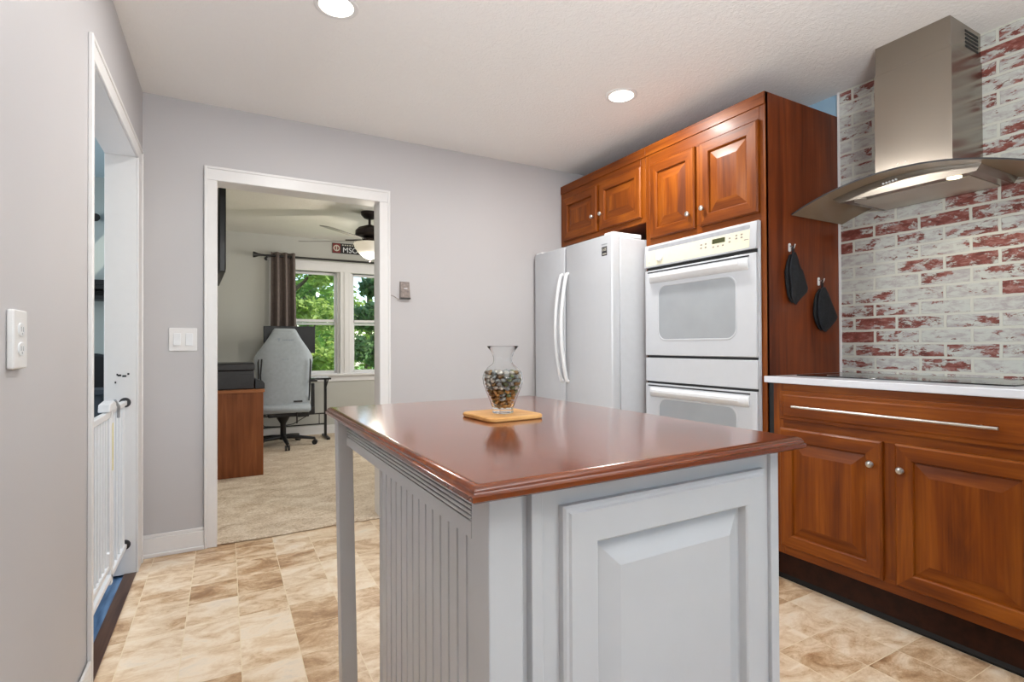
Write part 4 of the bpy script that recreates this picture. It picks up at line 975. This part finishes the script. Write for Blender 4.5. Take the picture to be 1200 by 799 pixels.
# gaming chair, back toward the camera
ch_ = thing('gaming_chair', (.56, 6.276, .014), 'pale grey high-backed gaming chair on black five-star base', 'chair')
CX, CYb = .558, 6.05
def half(z):
    pts = [(.44, .20), (.50, .262), (.58, .268), (.75, .272), (.88, .283), (.96, .296), (1.0, .29), (1.04, .27), (1.10, .228), (1.18, .172), (1.25, .132), (1.285, .115), (1.30, .10)]
    for (z0, w0), (z1, w1) in zip(pts, pts[1:]):
        if z0 <= z <= z1: return w0 + (w1 - w0) * (z - z0) / (z1 - z0)
    return pts[0][1] if z < .44 else pts[-1][1]
rings = []
zs = [.43, .44, .47, .50, .55, .60, .68, .75, .82, .88, .93, .96, 1.0, 1.04, 1.10, 1.15, 1.20, 1.25, 1.28, 1.295, 1.302]
for z in zs:
    w = half(z); e = 1.0 if z < 1.28 else max(.4, 1 - (z - 1.28) / .03); yb_ = CYb + (.9 - z) * .04 - .0
    e2 = 1 if z > .46 else .75
    ring = []
    for j in range(28):
        a = 2 * math.pi * j / 28; ca_, sa_ = math.cos(a), math.sin(a)
        sx_ = math.copysign(abs(ca_) ** .45, ca_) * w * e2; sy_ = math.copysign(abs(sa_) ** .6, sa_) * .055 * e
        wing = .05 * (abs(sx_) / .28) ** 3 if .55 < z < 1.1 else 0
        ring.append((CX + sx_, yb_ + .05 + sy_ + wing, z))
    rings.append(ring)
back = MB().loft(rings).build('backrest', M_leather, ch_, ang=60)
def yback(z): return CYb + (.9 - z) * .04 - .006
for sx in (-1, 1):
    MB().tube([(CX + sx * .243, yback(.52) + .006, .52), (CX + sx * .25, yback(.7) + .006, .7), (CX + sx * .258, yback(.9) + .008, .94), (CX + sx * .252, yback(.98) + .012, .975)], [.006, .009, .009, .005], 8).build('piping', M_black, back)
MB().box(CX + .085, CX + .175, yback(.52) - .003, yback(.52) + .006, .508, .526).build('label_patch', M_black, back)
b = MB(); b.prism([(CX - .075, 1.195), (CX - .06, 1.16), (CX - .045, 1.195), (CX - .06, 1.2)], 'Y', yback(1.18) - .002, yback(1.18) + .006)
for k in range(7): b.box(CX - .025 + .016 * k, CX - .013 + .016 * k, yback(1.18) - .002, yback(1.18) + .006, 1.172, 1.184)
for k in range(5): b.box(CX - .03 + .014 * k, CX - .02 + .014 * k, yback(.98) - .002, yback(.98) + .006, .968, .976)
b.build('embroidery', M_leatherd, back)
sr = []
for y, w, z0, z1 in ((6.03, .24, .41, .47), (6.06, .262, .395, .49), (6.2, .27, .39, .495), (6.45, .27, .39, .49), (6.56, .25, .40, .48)):
    sr.append([(CX - w, y, z0 + .02), (CX - w + .02, y, z0), (CX + w - .02, y, z0), (CX + w, y, z0 + .02), (CX + w, y, z1 - .02), (CX + w - .03, y, z1), (CX - w + .03, y, z1), (CX - w, y, z1 - .02)])
MB().loft(sr).build('seat', M_leather, ch_, ang=50)
MB().box(CX - .16, CX + .16, 6.12, 6.42, .345, .39).build('tilt_mechanism', M_black, ch_, bevel=.01)
MB().box(CX + .13, CX + .25, 6.1, 6.16, .34, .385).build('tilt_lever', M_black, ch_, bevel=.008)
MB().tube([(CX + .12, 6.06, .40), (CX + .12, 6.055, .28)], .008, 8).build('strap', M_iron, ch_)
MB().lathe([(.04, .085), (.04, .13), (.03, .14), (.03, .26), (.06, .31), (.075, .345)], (.56, 6.276, 0), 18).build('gas_lift', M_black, ch_)
hub = Vector((.56, 6.276, 0)); a0 = math.atan2(5.932 - 6.276, .572 - .56)
for k in range(5):
    a = a0 + 2 * math.pi * k / 5; d = Vector((math.cos(a), math.sin(a), 0)); e_ = hub + d * .33
    MB().tube([hub + Vector((0, 0, .115)), hub + d * .17 + Vector((0, 0, .105)), e_ + Vector((0, 0, .085))], [.03, .024, .018], 10, flat=.8).build('base_arm', M_black, ch_)
    cs_ = MB(); cs_.tube([e_ + Vector((0, 0, .09)), e_ + Vector((0, 0, .05))], .008, 8)
    t_ = Vector((-d.y, d.x, 0))
    for s in (-1, 1):
        c0 = e_ + t_ * s * .014; cs_.tube([c0 - t_ * .009 + Vector((0, 0, .0425)), c0 + t_ * .009 + Vector((0, 0, .0425))], .028, 14)
    cs_.build('caster', M_black, ch_)
for sx in (-1, 1):
    MB().box(CX + sx * .275, CX + sx * .31, 6.12, 6.16, .43, .70).build('armrest_post', M_black, ch_, bevel=.006)
    MB().box(CX + sx * .255, CX + sx * .335, 6.08, 6.33, .72, .75).build('armrest_pad', M_black, ch_, bevel=.01)
    MB().box(CX + sx * .18, CX + sx * .31, 6.11, 6.17, .36, .44).build('armrest_bracket', M_black, ch_, bevel=.006)

# ================================================================== OUTDOORS
struct(MB().box(-30, 30, 7.2, 45, -.8, -.6).build('ground_lawn', M_lawn, org=(0, 20, -.6)))
def tree(x, y, h, cr_, cz, n, leaf, mt, label, seed, grp='trees outside the office window'):
    rr = random.Random(seed)
    t = thing('tree', (x, y, -.6), label, 'tree', grp)
    b = MB(); b.tube([(x, y, -.6), (x + .1, y, h * .35), (x + .05, y + .1, h * .7)], [.16, .11, .05], 8)
    for k in range(9):
        z = rr.uniform(.4, h * .75); a = rr.uniform(0, 6.28); L = cr_ * rr.uniform(.5, .95)
        b.tube([(x + .05, y, z), (x + L * .5 * math.cos(a), y + L * .5 * math.sin(a), z + .35 * L), (x + L * math.cos(a), y + L * math.sin(a), z + .9 * L)], [.05, .03, .012], 6)
    b.build('trunk', M_bark, t)
    b = MB(); cl = []
    for k in range(46):
        while True:
            p = Vector((rr.uniform(-1, 1), rr.uniform(-1, 1), rr.uniform(-1, 1)))
            if .25 < p.length < 1: break
        cl.append((p.x * cr_, p.y * cr_, cz + p.z * (h - cz), rr.uniform(.25, .5) * cr_ * .7))
    for i in range(n):
        c = cl[rr.randrange(len(cl))]
        p = Vector((rr.gauss(0, 1), rr.gauss(0, 1), rr.gauss(0, 1))).normalized() * c[3] * rr.uniform(.5, 1)
        p = Vector((x + c[0], y + c[1], c[2])) + p
        s = leaf * rr.uniform(.6, 1.3)
        u = Vector((rr.gauss(0, 1), rr.gauss(0, 1), rr.gauss(0, .6))).normalized(); w = u.cross(Vector((rr.gauss(0, 1), rr.gauss(0, 1), rr.gauss(0, 1)))).normalized()
        b.add([p - u * s, p + w * s * .45, p + u * s, p - w * s * .45], [(0, 1, 2, 3)])
    b.build('crown', mt, t, smooth=False)
tree(.95, 10.3, 4.6, .95, 1.8, 11000, .085, M_leafA, 'yellow-green tree filling the lower left office window', 1)
tree(1.3, 15.2, 5.8, 1.8, 2.4, 6000, .11, M_leafB, 'mid-green tree behind the yellow-green one at left window', 2)
tree(3.1, 11.2, 5.6, .88, 2.2, 13000, .08, M_leafC, 'dark green tree filling the right office window', 3)
tree(4.6, 19.5, 7.6, 2.4, 3.0, 11000, .12, M_leafA, 'bright tree behind the dark tree in the right window', 4)
tree(6.2, 13.4, 6.0, 1.7, 2.2, 5000, .13, M_leafB, 'mid-green tree at the right edge of the right window', 5)
